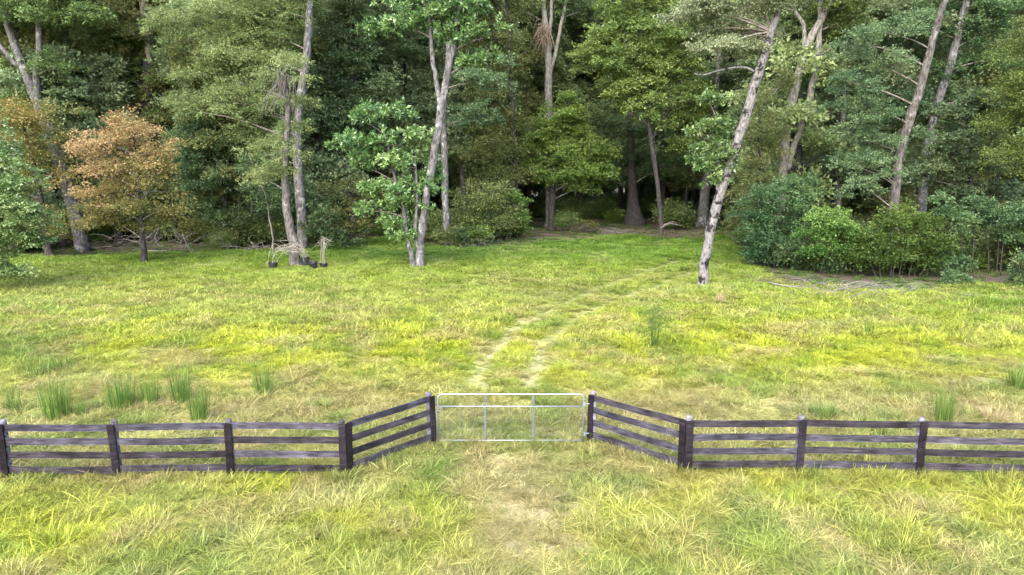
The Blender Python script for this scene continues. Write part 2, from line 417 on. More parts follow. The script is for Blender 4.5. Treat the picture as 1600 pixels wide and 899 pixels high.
r1 = ramp(n, [(0.3, (0.45, 0.43, 0.42)), (0.7, (1.45, 1.45, 1.4))]); l.new(t1.outputs[0], r1.inputs[0])
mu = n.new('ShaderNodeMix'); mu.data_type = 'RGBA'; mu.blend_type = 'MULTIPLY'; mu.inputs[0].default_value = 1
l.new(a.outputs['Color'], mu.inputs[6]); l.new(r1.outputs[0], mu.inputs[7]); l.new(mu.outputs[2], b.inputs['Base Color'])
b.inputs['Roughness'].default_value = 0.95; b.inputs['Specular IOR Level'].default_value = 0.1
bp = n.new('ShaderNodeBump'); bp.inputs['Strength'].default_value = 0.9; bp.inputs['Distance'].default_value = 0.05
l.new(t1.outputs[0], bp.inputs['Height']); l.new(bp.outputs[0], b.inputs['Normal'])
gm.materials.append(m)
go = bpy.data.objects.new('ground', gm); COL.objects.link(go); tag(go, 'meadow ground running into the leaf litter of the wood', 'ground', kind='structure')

# ------------------------------------------------------------------ scattering of what nobody could count
def scatter(name, P, rot, scl, protos, pick, mat_attr=None, label=None, cat=None):
    lib = bpy.data.collections.new(name + '_kinds')
    for k, o in enumerate(protos): lib.objects.link(o)
    me = bpy.data.meshes.new(name); k = len(P)
    me.vertices.add(k); me.vertices.foreach_set('co', P.reshape(-1).astype(np.float32))
    a = me.attributes.new('turn', 'FLOAT_VECTOR', 'POINT'); a.data.foreach_set('vector', rot.reshape(-1).astype(np.float32))
    a = me.attributes.new('size', 'FLOAT_VECTOR', 'POINT'); a.data.foreach_set('vector', scl.reshape(-1).astype(np.float32))
    a = me.attributes.new('pick', 'INT', 'POINT'); a.data.foreach_set('value', pick.astype(np.int32))
    if mat_attr is not None:
        a = me.attributes.new('tint', 'FLOAT_COLOR', 'POINT')
        a.data.foreach_set('color', np.concatenate([mat_attr, np.ones((k, 1))], 1).reshape(-1).astype(np.float32))
    o = bpy.data.objects.new(name, me); COL.objects.link(o)
    ng = bpy.data.node_groups.new(name, 'GeometryNodeTree')
    ng.interface.new_socket('Geometry', in_out='INPUT', socket_type='NodeSocketGeometry')
    ng.interface.new_socket('Geometry', in_out='OUTPUT', socket_type='NodeSocketGeometry')
    N, K = ng.nodes, ng.links
    gi, go_ = N.new('NodeGroupInput'), N.new('NodeGroupOutput')
    ip = N.new('GeometryNodeInstanceOnPoints'); ci = N.new('GeometryNodeCollectionInfo')
    ci.inputs['Collection'].default_value = lib; ci.inputs['Separate Children'].default_value = True; ci.inputs['Reset Children'].default_value = True
    ip.inputs['Pick Instance'].default_value = True
    def na(nm, ty):
        q = N.new('GeometryNodeInputNamedAttribute'); q.data_type = ty; q.inputs['Name'].default_value = nm; return q.outputs['Attribute']
    K.new(gi.outputs[0], ip.inputs['Points']); K.new(ci.outputs[0], ip.inputs['Instance'])
    K.new(na('pick', 'INT'), ip.inputs['Instance Index']); K.new(na('turn', 'FLOAT_VECTOR'), ip.inputs['Rotation']); K.new(na('size', 'FLOAT_VECTOR'), ip.inputs['Scale'])
    K.new(ip.outputs[0], go_.inputs[0])
    md = o.modifiers.new('scatter', 'NODES'); md.node_group = ng
    tag(o, label, cat, kind='stuff')
    return o

def blade_mat(name, use_tint=True, cols=None):
    m, n, l, b, out = newmat(name)
    v = n.new('ShaderNodeAttribute'); v.attribute_name = 'leaf_var'
    if use_tint:
        a = n.new('ShaderNodeAttribute'); a.attribute_type = 'INSTANCER'; a.attribute_name = 'tint'
        r = ramp(n, [(0.0, (0.32, 0.38, 0.26)), (0.42, (0.86, 0.90, 0.74)), (0.78, (1.25, 1.20, 1.15)), (1.0, (1.75, 1.65, 2.0))])
        l.new(v.outputs['Fac'], r.inputs[0])
        mu = n.new('ShaderNodeMix'); mu.data_type = 'RGBA'; mu.blend_type = 'MULTIPLY'; mu.inputs[0].default_value = 1
        l.new(a.outputs['Color'], mu.inputs[6]); l.new(r.outputs[0], mu.inputs[7]); c = mu.outputs[2]
    else:
        r = ramp(n, [(k / (len(cols) - 1), q) for k, q in enumerate(cols)]); l.new(v.outputs['Fac'], r.inputs[0]); c = r.outputs[0]
    l.new(c, b.inputs['Base Color']); b.inputs['Roughness'].default_value = 0.55; b.inputs['Specular IOR Level'].default_value = 0.25
    t = n.new('ShaderNodeBsdfTranslucent'); mx = n.new('ShaderNodeMixShader'); mx.inputs[0].default_value = 0.3
    l.new(c, t.inputs[0]); l.new(b.outputs[0], mx.inputs[1]); l.new(t.outputs[0], mx.inputs[2]); l.new(mx.outputs[0], out.inputs[0])
    return m
M['blade'] = blade_mat('grass_blades')
M['rush'] = blade_mat('rush_stems', False, [(0.032, 0.070, 0.012), (0.070, 0.128, 0.020), (0.145, 0.210, 0.042)])
M['rushdry'] = blade_mat('dry_rush_stems', False, [(0.20, 0.13, 0.075), (0.33, 0.24, 0.14), (0.42, 0.33, 0.20)])

def blades(rng, n, rad, hmin, hmax, w, lean, bend, seg=3, straight=False):
    """n arched grass blades as strips of quads; returns (quads, value a quad)"""
    ang = rng.uniform(0, 2 * np.pi, n); r = rad * np.sqrt(rng.uniform(0, 1, n))
    base = np.stack([r * np.cos(ang), r * np.sin(ang), np.full(n, -0.03)], -1)
    az = rng.uniform(0, 2 * np.pi, n) if not straight else ang + rng.normal(0, .5, n)
    d = np.stack([np.cos(az), np.sin(az), np.zeros(n)], -1)
    sd_ = np.stack([-np.sin(az), np.cos(az), np.zeros(n)], -1)
    tw = rng.uniform(-0.9, 0.9, n)[:, None]
    wd = unit(sd_ * np.cos(tw) + np.array((0, 0, 1.0)) * np.sin(tw) * 0.5)
    h = rng.uniform(hmin, hmax, n)[:, None]; ln = (lean * rng.uniform(0.3, 1.3, n))[:, None]; be = (bend * rng.uniform(0.4, 1.4, n))[:, None]
    def pt(t): return base + d * h * (ln * t + be * t * t) + np.array((0, 0, 1.0)) * h * (t * (1 - 0.25 * ln) - 0.55 * be * t * t)
    Q, ts = [], np.linspace(0, 1, seg + 1)
    for a_, b_ in zip(ts[:-1], ts[1:]):
        pa, pb = pt(a_), pt(b_)
        wa, wb = w * (1 - 0.85 * a_ ** 1.5) / 2, w * (1 - 0.85 * b_ ** 1.5) / 2
        Q.append(np.stack([pa - wd * wa, pa + wd * wa, pb + wd * wb, pb - wd * wb], 1))
    v = np.clip(rng.normal(0.5, 0.30, n), 0, 1)
    return np.concatenate(Q), np.tile(v, seg)

def proto(name, Q, v, mat):
    me = quadmesh(name, Q, v); me.materials.append(mat)
    return bpy.data.objects.new(name, me)
rg = np.random.default_rng(3)
tufts = []
def patch(name, rad, clumps, per, hmin, hmax, w, lean, bend, seg=3, crad=0.09):
    """a turf of small clumps, each with a lean and a tone of its own"""
    Qs, vs = [], []
    for c in range(clumps):
        q, v = blades(rg, per, crad, hmin, hmax, w, lean, bend, seg)
        a, r = rg.uniform(0, 6.28), rad * math.sqrt(rg.uniform(0, 1)); s = rg.uniform(.7, 1.25)
        la, lt = rg.uniform(0, 6.28), rg.uniform(0, .55)
        q = q * s
        z = np.maximum(q[..., 2], 0)
        q[..., 0] += z * math.cos(la) * lt + r * math.cos(a); q[..., 1] += z * math.sin(la) * lt + r * math.sin(a)
        Qs.append(q); vs.append(np.clip(v + rg.normal(0, .13), 0, 1))
    tufts.append(proto(name, np.concatenate(Qs), np.concatenate(vs), M['blade']))
for k in range(4): patch('tuft_a%d' % k, .36, 9, 28, .13, .34, .0135, .45, .55)
for k in range(4): patch('tuft_b%d' % k, .38, 9, 28, .16, .36, .012, 1.1, .9)
for k in range(2): patch('tuft_c%d' % k, .30, 7, 22, .22, .46, .013, .40, .45, 4)
for k in range(4): patch('tuft_d%d' % k, .55, 15, 22, .17, .37, .025, .5, .6, 2, .16)

def field_points(y0, y1, dens, seed):
    r = np.random.default_rng(seed)
    k = int((y1 - y0) * (1.7 * y1 + 8) * dens)
    y = r.uniform(y0, y1, k); hw = 0.85 * y1 + 4
    x = r.uniform(-hw, hw, k); keep = np.abs(x) < 0.84 * y + 4
    return x[keep], y[keep], r
PP, RR, SS, II, TT = [], [], [], [], []
for y0, y1, dens, seed, far in ((6.5, 15, 17, 1, 0), (15, 24, 15, 2, 0), (24, 38, 11, 3, 1), (38, 56, 8, 4, 2), (56, 80, 5, 5, 2)):
    x, y, r = field_points(y0, y1, dens, seed)
    fm = forest_mask(x, y); bm = bare_mask(x, y); td = track_dist(x, y)
    px, py = bearing(x, y)
    lane = np.exp(-((px - 822) / 85) ** 4) * (y < 16.5)
    pr = (1 - 0.80 * fm) * (1 - np.clip(bm * 1.1, 0, 0.72)) * (1 - 0.55 * np.exp(-(td / 0.34) ** 2) * track_w(x, y)) * (1 - 0.10 * lane)
    keep = r.uniform(0, 1, len(x)) < pr
    x, y, fm, td, bm, lane = x[keep], y[keep], fm[keep], td[keep], bm[keep], lane[keep]
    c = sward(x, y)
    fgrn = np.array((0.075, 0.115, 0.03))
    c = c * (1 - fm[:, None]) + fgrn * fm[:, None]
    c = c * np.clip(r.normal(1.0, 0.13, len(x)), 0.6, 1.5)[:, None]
    px, py = bearing(x, y)
    short = np.exp(-((px - 465) / 60) ** 4) * np.exp(-((py - 419) / 9) ** 4)
    k = len(x)
    dry = c[:, 0] / (c[:, 1] + 1e-4)
    tallp = sstep(0.50, 0.66, fbm(x / 1.7, y / 1.7, 101))
    u = r.uniform(0, 1, k)
    if far == 2: pk = np.where(td > 1.0, 10 + r.integers(0, 4, k), 4 + r.integers(0, 4, k))
    else:
        pk = np.where(u < 0.50 + 0.25 * (dry > 1.0), 4 + r.integers(0, 4, k), r.integers(0, 4, k))
        pk = np.where((u > 0.93 - 0.25 * tallp) & (lane < .4), 8 + r.integers(0, 2, k), pk)
        if far == 1: pk = np.where((r.uniform(0, 1, k) < 0.55) & (td > 1.0), 10 + r.integers(0, 4, k), pk)
    s = r.uniform(0.7, 1.25, k) * (0.72 + 0.6 * fbm(x / 2.2, y / 2.2, 111)) * (1 - 0.55 * np.exp(-(td / 0.50) ** 2)) * (1 - 0.55 * short) * (1 - 0.4 * np.clip(bm, 0, 1)) * (1 - 0.32 * lane) * (1 - 0.35 * fm)
    s *= (0.80, 0.84, 0.82)[far]
    # the sward lies over in drifts
    fa = 2 * np.pi * fbm(x / 5.0, y / 5.0, 121)
    tl = r.uniform(0.0, 0.22, k)
    PP.append(np.stack([x, y, zland(x, y)], -1))
    RR.append(np.stack([tl * np.cos(fa), tl * np.sin(fa), r.uniform(0, 2 * np.pi, k)], -1))
    SS.append(np.stack([s, s, s * r.uniform(0.75, 1.15, k)], -1)); II.append(pk); TT.append(c)
r = np.random.default_rng(77)
for a_, b_, k in ((G(-338, 748), G(538, 740), 170), (G(542, 739), G(672, 693), 40), (G(926, 691), G(1069, 738), 44), (G(1073, 739), G(1790, 747), 150), (G(690, 694), G(905, 694), 14)):
    t = r.uniform(0, 1, k); x = a_[0] + (b_[0] - a_[0]) * t + r.normal(0, .12, k); y = a_[1] + (b_[1] - a_[1]) * t + r.normal(-.12, .16, k)
    keep = fbm(x / 1.2, y / 1.2, 141) > 0.40; x, y = x[keep], y[keep]; k = len(x); s = r.uniform(.55, 1.05, k)
    PP.append(np.stack([x, y, zland(x, y)], -1)); RR.append(np.stack([r.normal(0, .1, k), r.normal(0, .1, k), r.uniform(0, 6.28, k)], -1))
    SS.append(np.stack([s * .7, s * .7, s], -1)); II.append(8 + r.integers(0, 2, k)); TT.append(sward(x, y) * r.uniform(.75, 1.1, (k, 1)))
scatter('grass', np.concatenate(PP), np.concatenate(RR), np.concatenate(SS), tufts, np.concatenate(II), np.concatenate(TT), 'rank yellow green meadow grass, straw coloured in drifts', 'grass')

# ------------------------------------------------------------------ trees
def leaves_of(rng, C, Dr, n, tl, ll, lw, flat=0.6, droop=0.0, vbase=None, vspread=0.16, rosette=False):
    S = len(C); t = rng.uniform(0.05, 1, (S, n)) ** 0.8
    up = np.array((0, 0, 1.0))
    side = unit(np.cross(Dr, up)); nrm = unit(np.cross(side, Dr))
    lat = rng.uniform(-1, 1, (S, n)); ver = rng.normal(0, 1, (S, n))
    if rosette:
        t = np.clip(rng.normal(0.85, 0.14, (S, n)), 0, 1.1); lat *= 0.25
    TL = (tl * rng.uniform(0.65, 1.25, S))[:, None, None]
    p = C[:, None, :] + Dr[:, None, :] * t[..., None] * TL + side[:, None, :] * (lat[..., None] * 0.5 * TL) + nrm[:, None, :] * (ver[..., None] * 0.10 * TL)
    p[..., 2] -= droop * (t ** 2) * TL[..., 0]
    ld = unit(Dr[:, None, :] * (0.7 if not rosette else 0.45) + side[:, None, :] * (lat[..., None] * (1.0 if not rosette else 3.0)) + rng.normal(0, 0.38 if not rosette else 0.5, (S, n, 3)) - up * (droop * 0.9))
    nv = unit(up * flat + rng.normal(0, 0.55, (S, n, 3)))
    wv = unit(np.cross(ld, nv))
    Ln = (ll * rng.uniform(0.6, 1.25, (S, n)))[..., None]; Wn = Ln * (lw / ll) * 0.5
    q = np.stack([p, p + ld * Ln * 0.5 + wv * Wn - np.cross(wv, ld) * Ln * 0.06, p + ld * Ln, p + ld * Ln * 0.5 - wv * Wn - np.cross(wv, ld) * Ln * 0.06], 2)
    if not rosette: q = np.stack([p + ld * Ln * 0.25 + wv * Wn * 1.05, p + ld * Ln, p + ld * Ln * 0.15 - wv * Wn * 1.05], 2)
    vb = rng.uniform(0.25, 0.75, S) if vbase is None else vbase
    v = np.clip(vb[:, None] + rng.normal(0, vspread, (S, n)), 0, 1)
    return q.reshape(-1, q.shape[2], 3), v.reshape(-1)

KIND = {  # leaf length, width, leaves a twig, twig length, flatness, droop, sprays a clump
    'broad':   (0.185, 0.120, 25, 0.66, 0.7, 0.15, 21),
    'small':   (0.150, 0.092, 29, 0.64, 0.7, 0.12, 23),
    'feather': (0.220, 0.052, 32, 0.82, 0.4, 0.35, 19),
    'layer':   (0.155, 0.092, 32, 1.05, 1.1, 0.10, 17),
    'rosette': (0.34, 0.125, 15, 0.44, 0.5, -0.05, 18),
    'vine':    (0.180, 0.150, 24, 0.58, 0.4, 0.25, 23),
}
def crown_from(rng, lobes, kind, dens=1.0, sizek=1.0, tones=None):
    ll, lw, n, tl, flat, droop, spc = KIND[kind]
    Q, Vv, subs = [], [], []
    for li, (c, r) in enumerate(lobes):
        c = np.array(c); r = np.array(r); rm = float(np.mean(r))
        ns = int(np.clip(rm * rm * 3.4 * dens / sizek ** 2, 5, 34))
        u = unit(rng.normal(0, 1, (ns, 3))); u[:, 2] = np.where(u[:, 2] < -0.45, -u[:, 2], u[:, 2])
        sc = c + u * r * rng.uniform(0.35, 1.15, (ns, 1)) + rng.normal(0, 0.16 * rm, (ns, 3))
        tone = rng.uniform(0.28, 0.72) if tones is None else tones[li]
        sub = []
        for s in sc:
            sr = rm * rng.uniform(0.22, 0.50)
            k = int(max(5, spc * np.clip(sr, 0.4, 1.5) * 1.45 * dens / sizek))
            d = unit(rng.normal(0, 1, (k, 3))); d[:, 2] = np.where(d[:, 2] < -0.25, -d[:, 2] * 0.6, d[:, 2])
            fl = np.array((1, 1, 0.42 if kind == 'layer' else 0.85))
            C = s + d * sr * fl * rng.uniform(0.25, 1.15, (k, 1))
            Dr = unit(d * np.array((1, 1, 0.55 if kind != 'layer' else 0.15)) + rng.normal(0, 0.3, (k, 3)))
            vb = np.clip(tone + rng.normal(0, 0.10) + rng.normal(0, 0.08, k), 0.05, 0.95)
            q, v = leaves_of(rng, C, Dr, n, tl * sizek, ll * sizek, lw * sizek, flat, droop, vb, 0.15, kind == 'rosette')
            Q.append(q); Vv.append(v); sub.append(s)
        subs.append((c, sub))
    return np.concatenate(Q), np.concatenate(Vv), subs

def bend_curve(a, b, sag=0.12, k=4, jit=0.06):
    a, b = np.array(a, float), np.array(b, float); d = np.linalg.norm(b - a)
    m_ = (a + b) / 2 + np.array((random.uniform(-jit, jit) * d, random.uniform(-jit, jit) * d, sag * d))
    return [a * (1 - t) ** 2 + 2 * m_ * t * (1 - t) + b * t * t for t in np.linspace(0, 1, k + 1)]

def densify(pts, rad, n=3, jit=0.012):
    """a smooth, slightly crooked line through the given points"""
    P = np.array(pts, float); R = np.array(rad, float)
    tt = np.linspace(0, len(P) - 1, (len(P) - 1) * n + 1)
    out = []
    for t in tt:
        i = int(min(t, len(P) - 2)); f = t - i
        p0, p1, p2, p3 = P[max(i - 1, 0)], P[i], P[i + 1], P[min(i + 2, len(P) - 1)]
        q = 0.5 * ((2 * p1) + (-p0 + p2) * f + (2 * p0 - 5 * p1 + 4 * p2 - p3) * f * f + (-p0 + 3 * p1 - 3 * p2 + p3) * f ** 3)
        out.append(q)
    L_ = np.linalg.norm(P[-1] - P[0])
    for k in range(1, len(out) - 1): out[k] = out[k] + np.array((random.uniform(-1, 1), random.uniform(-1, 1), 0)) * jit * min(L_, 8) * 0.5
    return out, np.interp(tt, range(len(R)), R)

def stem_paths(paths, Y):
    """paths of picture points with widths in picture pixels -> stems in metres standing at distance Y"""
    res = []
    for path in paths:
        pts = [at(p[0], p[1], Y + (p[3] if len(p) > 3 else 0)) for p in path]
        rad = [max(0.02, p[2] * mpp(Y) / 2) for p in path]
        res.append([pts, rad])
    return res

TREES = []
def tree(name, label, Y, paths, lobes, leaf, kind, bark, group=None, cat='tree', seed=0, dens=1.0, limbs=True, sizek=None, depth=1.0, flare=True, stems=None, tones=None):
    rng = np.random.default_rng(1000 + seed); random.seed(1000 + seed)
    sp = stem_paths(paths, Y)
    if sp:
        pts, rad = sp[0]
        g0 = zland(np.array([pts[0][0]]), np.array([Y]))[0]
        if pts[0][2] > g0 + 0.1:                                   # foot hidden from view: carry the stem on down to the ground
            foot = pts[0].copy(); foot[2] = g0; pts.insert(0, foot); rad.insert(0, rad[0] * 1.12)
        foot = pts[0].copy()
    else:
        cx = np.mean([q[0] for q in lobes]); foot = at(cx, 400, Y)
    foot[2] = zl(foot)
    e = empty(name, foot)
    mb = MB(); lb = MB(); allp = []
    for k, (pts, rad) in enumerate(sp):
        P, R = densify(pts, rad)
        if k == 0:
            P[0] = np.array((P[0][0], P[0][1], foot[2] - 0.15))
            if flare:
                R[0] *= 1.45; R[1] *= 1.1
        mb.tube(P, R, 10, 0.07); allp += [(np.array(p), r) for p, r in zip(P, R)]
    W_ = []
    for lo in lobes:
        off = lo[4] if len(lo) > 4 else rng.uniform(-0.5, 0.5) * (lo[2] + lo[3]) * 0.5 * mpp(Y) * depth
        c = at(lo[0], lo[1], Y + off); k = mpp(Y + off)
        r = (lo[2] * k, (lo[2] + lo[3]) * 0.5 * k * depth, lo[3] * k)
        c[2] = max(c[2], foot[2] + r[2] * 0.75)
        W_.append((c, r))
    if W_:
        sz = sizek or float(np.clip(Y / 50, 0.8, 1.25))
        Q, v, subs = crown_from(rng, W_, kind, dens, sz, tones)
        Q[..., 2] = np.maximum(Q[..., 2], foot[2] + 0.05)
        if limbs:
            for c, sub in subs:
                if stems:
                    a0 = foot + np.array(((c[0] - foot[0]) * 0.75 + rng.uniform(-.25, .25), (c[1] - foot[1]) * .5 + rng.uniform(-0.3, 0.3), 0.0)); a0[2] = foot[2] - 0.1; r0 = 0.036
                else:
                    cand = [(np.linalg.norm(p - c) + 2.0 * max(0, p[2] - c[2] + 0.3 * np.linalg.norm((p - c)[:2])), p, r) for p, r in allp]
                    _, a0, r0 = min(cand, key=lambda q: q[0])
                dist = np.linalg.norm(c - a0)
                if not stems and np.hypot(*(c - a0)[:2]) > 2.6 and rng.uniform() < .7: continue
                rr = min(r0 * (0.5 if not stems else 1), 0.03 + 0.013 * dist)
                lb.tube(bend_curve(a0, c, 0.10), np.linspace(rr, 0.025, 5), 5, 0.05, cap=False)
                for s in sub[::2]:
                    lb.tube(bend_curve(c, s, 0.05, 2), [0.022, 0.016, 0.008], 3, cap=False)
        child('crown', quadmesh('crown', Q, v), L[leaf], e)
    k0 = len(mb.f)
    if lb.v: mb.add(lb.v, lb.f)
    if mb.v:
        me = mb.mesh('trunk', True); me.materials.append(M[bark]); me.materials.append(M['limb'] if not stems else M['bark_dark'])
        me.polygons.foreach_set('material_index', [0 if i < k0 else 1 for i in range(len(mb.f))])
        o = child('trunk' if not stems else 'stems', me, None, e)
        if stems: tag(o, kind='stuff')
    tag(e, label, cat, group)
    TREES.append(e)
    return e

def twig_tangle(mb, c, rx, ry, h, n, r0=0.012, seed=0, long=1.0):
    random.seed(seed)
    for k in range(n):
        x, y = c[0] + random.gauss(0, rx * .4), c[1] + random.gauss(0, ry * .4)
        az = random.uniform(0, 6.28); ln = random.uniform(0.5, 1.4) * long; el = random.uniform(-0.1, 0.5)
        a = np.array((x, y, c[2] + random.uniform(0.02, h * 0.7)))
        d = np.array((math.cos(az) * math.cos(el), math.sin(az) * math.cos(el) * .6, math.sin(el)))
        b = a + d * ln; b[2] = min(max(b[2], c[2] + 0.03), c[2] + h * 1.3)
        mb.tube(bend_curve(a, b, random.uniform(-.1, .25), 3, .15), np.linspace(r0 * random.uniform(.7, 1.6), r0 * .4, 4), 4, cap=False)
        if random.random() < .5:
            m_ = (a + b) / 2
            mb.tube([m_, m_ + np.array((random.uniform(-.4, .4), random.uniform(-.2, .2), random.uniform(0, .35)))], [r0 * .6, r0 * .3], 3, cap=False)

# ---- the trees of the front, left to right
tree('leaning_tree', 'grey trunk leaning left behind the rusty tree, forking high at the left edge', 53,
     [[(131, 397, 20), (113, 322, 18), (96, 262, 17), (76, 205, 16), (58, 160, 15), (38, 108, 13), (18, 55, 11), (4, 5, 9), (-14, -70, 5)],
      [(58, 160, 11), (57, 120, 10), (62, 80, 9), (60, 35, 8), (66, -40, 5)], [(38, 108, 8), (22, 98, 8), (6, 78, 7), (-18, 50, 5)]],
     [(30, 118, 40, 22), (85, 108, 26, 18), (60, 20, 60, 30), (10, 10, 50, 40), (110, 30, 45, 30), (60, -60, 110, 50), (5, 160, 28, 20)], 'mid', 'broad', 'bark_grey', seed=1)
tree('golden_tree', 'golden brown layered tree with short slanting trunk at the left edge', 50,
     [[(82, 410, 13), (74, 380, 12), (68, 350, 9), (60, 290, 7), (45, 230, 5), (35, 190, 3)]],
     [(40, 185, 55, 30), (15, 215, 45, 26), (70, 225, 40, 22), (35, 258, 55, 24), (80, 275, 32, 18), (20, 300, 45, 24), (75, 335, 40, 14), (105, 365, 45, 10), (70, 372, 40, 10)], 'gold', 'layer', 'bark_dark', seed=2, tones=[.45, .55, .3, .5, .6, .25, .35, .2, .15])
tree('near_broadleaf_tree', 'bright green broad leaved tree reaching in at the left edge, nearest of all', 35,
     [[(-62, 470, 20), (-60, 400, 18), (-55, 330, 14), (-48, 260, 8)]],
     [(26, 305, 36, 28), (36, 345, 36, 26), (24, 385, 36, 26), (8, 415, 32, 22), (10, 270, 36, 24), (-30, 300, 60, 45), (-40, 360, 60, 50), (-100, 330, 70, 70), (-60, 240, 60, 45), (2, 432, 20, 12), (40, 340, 22, 18)], 'glossy', 'broad', 'bark_dark', seed=3, dens=1.1, tones=[.6, .75, .5, .65, .7, .5, .6, .6, .5, .6, .7])
tree('rusty_tree', 'small rust and orange leaved tree with thin dark trunk on the meadow edge', 46,
     [[(225, 413, 11), (223, 375, 9), (220, 330, 8), (217, 280, 6), (212, 230, 4), (205, 195, 2)]],
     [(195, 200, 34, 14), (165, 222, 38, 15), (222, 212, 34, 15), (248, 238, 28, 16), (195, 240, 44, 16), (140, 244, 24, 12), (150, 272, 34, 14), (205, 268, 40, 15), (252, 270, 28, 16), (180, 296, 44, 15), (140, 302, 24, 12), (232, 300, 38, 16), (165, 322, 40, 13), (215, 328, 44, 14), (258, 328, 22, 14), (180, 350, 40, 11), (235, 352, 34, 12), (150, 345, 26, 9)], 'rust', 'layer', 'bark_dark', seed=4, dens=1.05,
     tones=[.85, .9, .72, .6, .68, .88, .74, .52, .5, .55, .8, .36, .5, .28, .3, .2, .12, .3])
tree('scorched_tree', 'black trunk with a pale split top rising behind the rusty tree', 60,
     [[(236, 330, 16), (234, 250, 16), (233, 190, 16), (231, 140, 15), (232, 95, 14)], [(231, 130, 5), (262, 86, 4), (300, 72, 3)]],
     [(165, 60, 46, 34), (140, 120, 50, 36), (190, 120, 36, 34), (150, 178, 46, 30), (100, 170, 40, 36), (120, 20, 60, 34), (275, 130, 36, 30), (270, 190, 36, 30)], 'mid', 'small', 'bark_dark', seed=5)
mb = MB()
P_, R_ = densify([at(233, 100, 59.8), at(231, 70, 59.8), at(226, 35, 59.8), at(221, 0, 59.8), at(216, -50, 59.8)], [0.15, 0.24, 0.26, 0.22, 0.12])
mb.tube(P_, R_, 8, 0.1); child('split_wood', mb.mesh('split_wood', True), M['bark_split'], TREES[-1])
tree('dense_dark_tree', 'dense dark green low crowned tree between the rusty tree and the twin trunks', 56,
     [[(354, 391, 6), (352, 340, 5), (350, 270, 4)], [(371, 393, 5), (372, 340, 4), (378, 280, 3)], [(388, 392, 4), (392, 350, 3), (395, 300, 3)]],
     [(330, 235, 42, 34), (375, 262, 44, 36), (305, 285, 34, 36), (345, 300, 46, 32), (395, 312, 36, 32), (318, 338, 40, 24), (365, 345, 46, 22), (408, 350, 26, 20), (290, 240, 26, 34)], 'dark', 'small', 'bark_grey', seed=6, dens=1.2)
tree('feathery_tree', 'straight grey trunk with feathery yellow green sprays, right one of the pair', 53.5,
     [[(473, 394, 17), (471, 340, 16), (467, 280, 15), (464, 225, 14), (466, 180, 13), (474, 130, 13), (480, 80, 12), (483, 30, 11), (486, -30, 9), (490, -90, 5)]],
     [(330, 25, 62, 28), (300, 60, 46, 26), (395, 40, 50, 30), (360, 85, 50, 24), (435, 62, 44, 26), (330, 120, 46, 24), (420, 108, 44, 26), (365, 160, 50, 24), (310, 175, 40, 24), (415, 180, 40, 22), (385, 215, 46, 22), (425, 245, 34, 20), (440, 20, 60, 28), (500, -60, 90, 50), (400, -50, 80, 40)], 'feather', 'feather', 'bark_grey', seed=7, dens=1.15)
tree('crooked_twin_tree', 'crooked brown grey trunk with dark foot among black pots, left one of the pair', 45.5,
     [[(462, 417, 20), (460, 395, 16), (457, 370, 15), (450, 335, 13), (447, 300, 12), (446, 260, 10), (448, 215, 9), (450, 160, 8), (444, 110, 5)]],
     [(442, 268, 26, 14), (415, 282, 22, 10), (440, 235, 26, 16), (462, 205, 22, 14), (430, 130, 28, 20), (468, 160, 22, 16), (455, 105, 26, 16)], 'feather', 'feather', 'bark_brown', seed=8)
mb = MB(); random.seed(5)
hang = at(440, 150, 45.0)
for k in range(34):
    a0 = at(446, 118, 45.2) + np.array((random.gauss(0, .2), random.gauss(0, .2), random.gauss(0, .3)))
    b0 = a0 + np.array((random.uniform(-1.5, .2), random.uniform(-.5, .3), random.uniform(-2.6, -.9)))
    mb.tube(bend_curve(a0, b0, .12, 4, .15), np.linspace(.02, .006, 5), 4, cap=False)
child('dead_branch', mb.mesh('dead_branch'), M['dead'], TREES[-1])
tree('slim_pale_sapling', 'slim pale leaning stem left of the trunk pair under dark leaves', 52,
     [[(426, 374, 2.6), (421, 340, 2.4), (415, 305, 2.2), (398, 265, 2), (388, 240, 1.5)]], [(405, 300, 22, 12), (425, 318, 18, 12), (395, 262, 20, 10)], 'dark', 'layer', 'bark_pale', seed=9)
tree('olive_understorey', 'olive yellow bushy shrub at the wood edge right of the trunk pair', 55,
     [], [(545, 305, 30, 22), (525, 335, 32, 20), (560, 335, 26, 22), (540, 362, 36, 16), (580, 300, 22, 20)], 'olive', 'layer', 'bark_brown', cat='shrub', seed=10, stems=0.7, dens=1.1)
tree('dark_shrub', 'dark green low shrub close right of the trunk pair', 53,
     [], [(508, 345, 24, 20), (500, 372, 24, 16), (528, 374, 22, 12)], 'dark', 'broad', 'bark_dark', cat='shrub', seed=11, stems=0.4)
tree('shadowy_evergreen', 'tall blue green evergreen behind between the trunk pair and the broad leaved tree', 62,
     [[(553, 392, 12), (550, 300, 11), (548, 200, 10), (552, 90, 9), (556, 0, 7), (560, -80, 3)]],
     [(545, 20, 52, 36), (590, 55, 42, 34), (530, 80, 44, 34), (580, 110, 44, 34), (535, 140, 44, 30), (600, 150, 34, 30), (560, 190, 44, 30), (515, 200, 36, 34), (520, 250, 36, 34), (560, 255, 34, 26), (550, -50, 80, 50)], 'blue', 'broad', 'bark_dark', seed=12, dens=1.05)
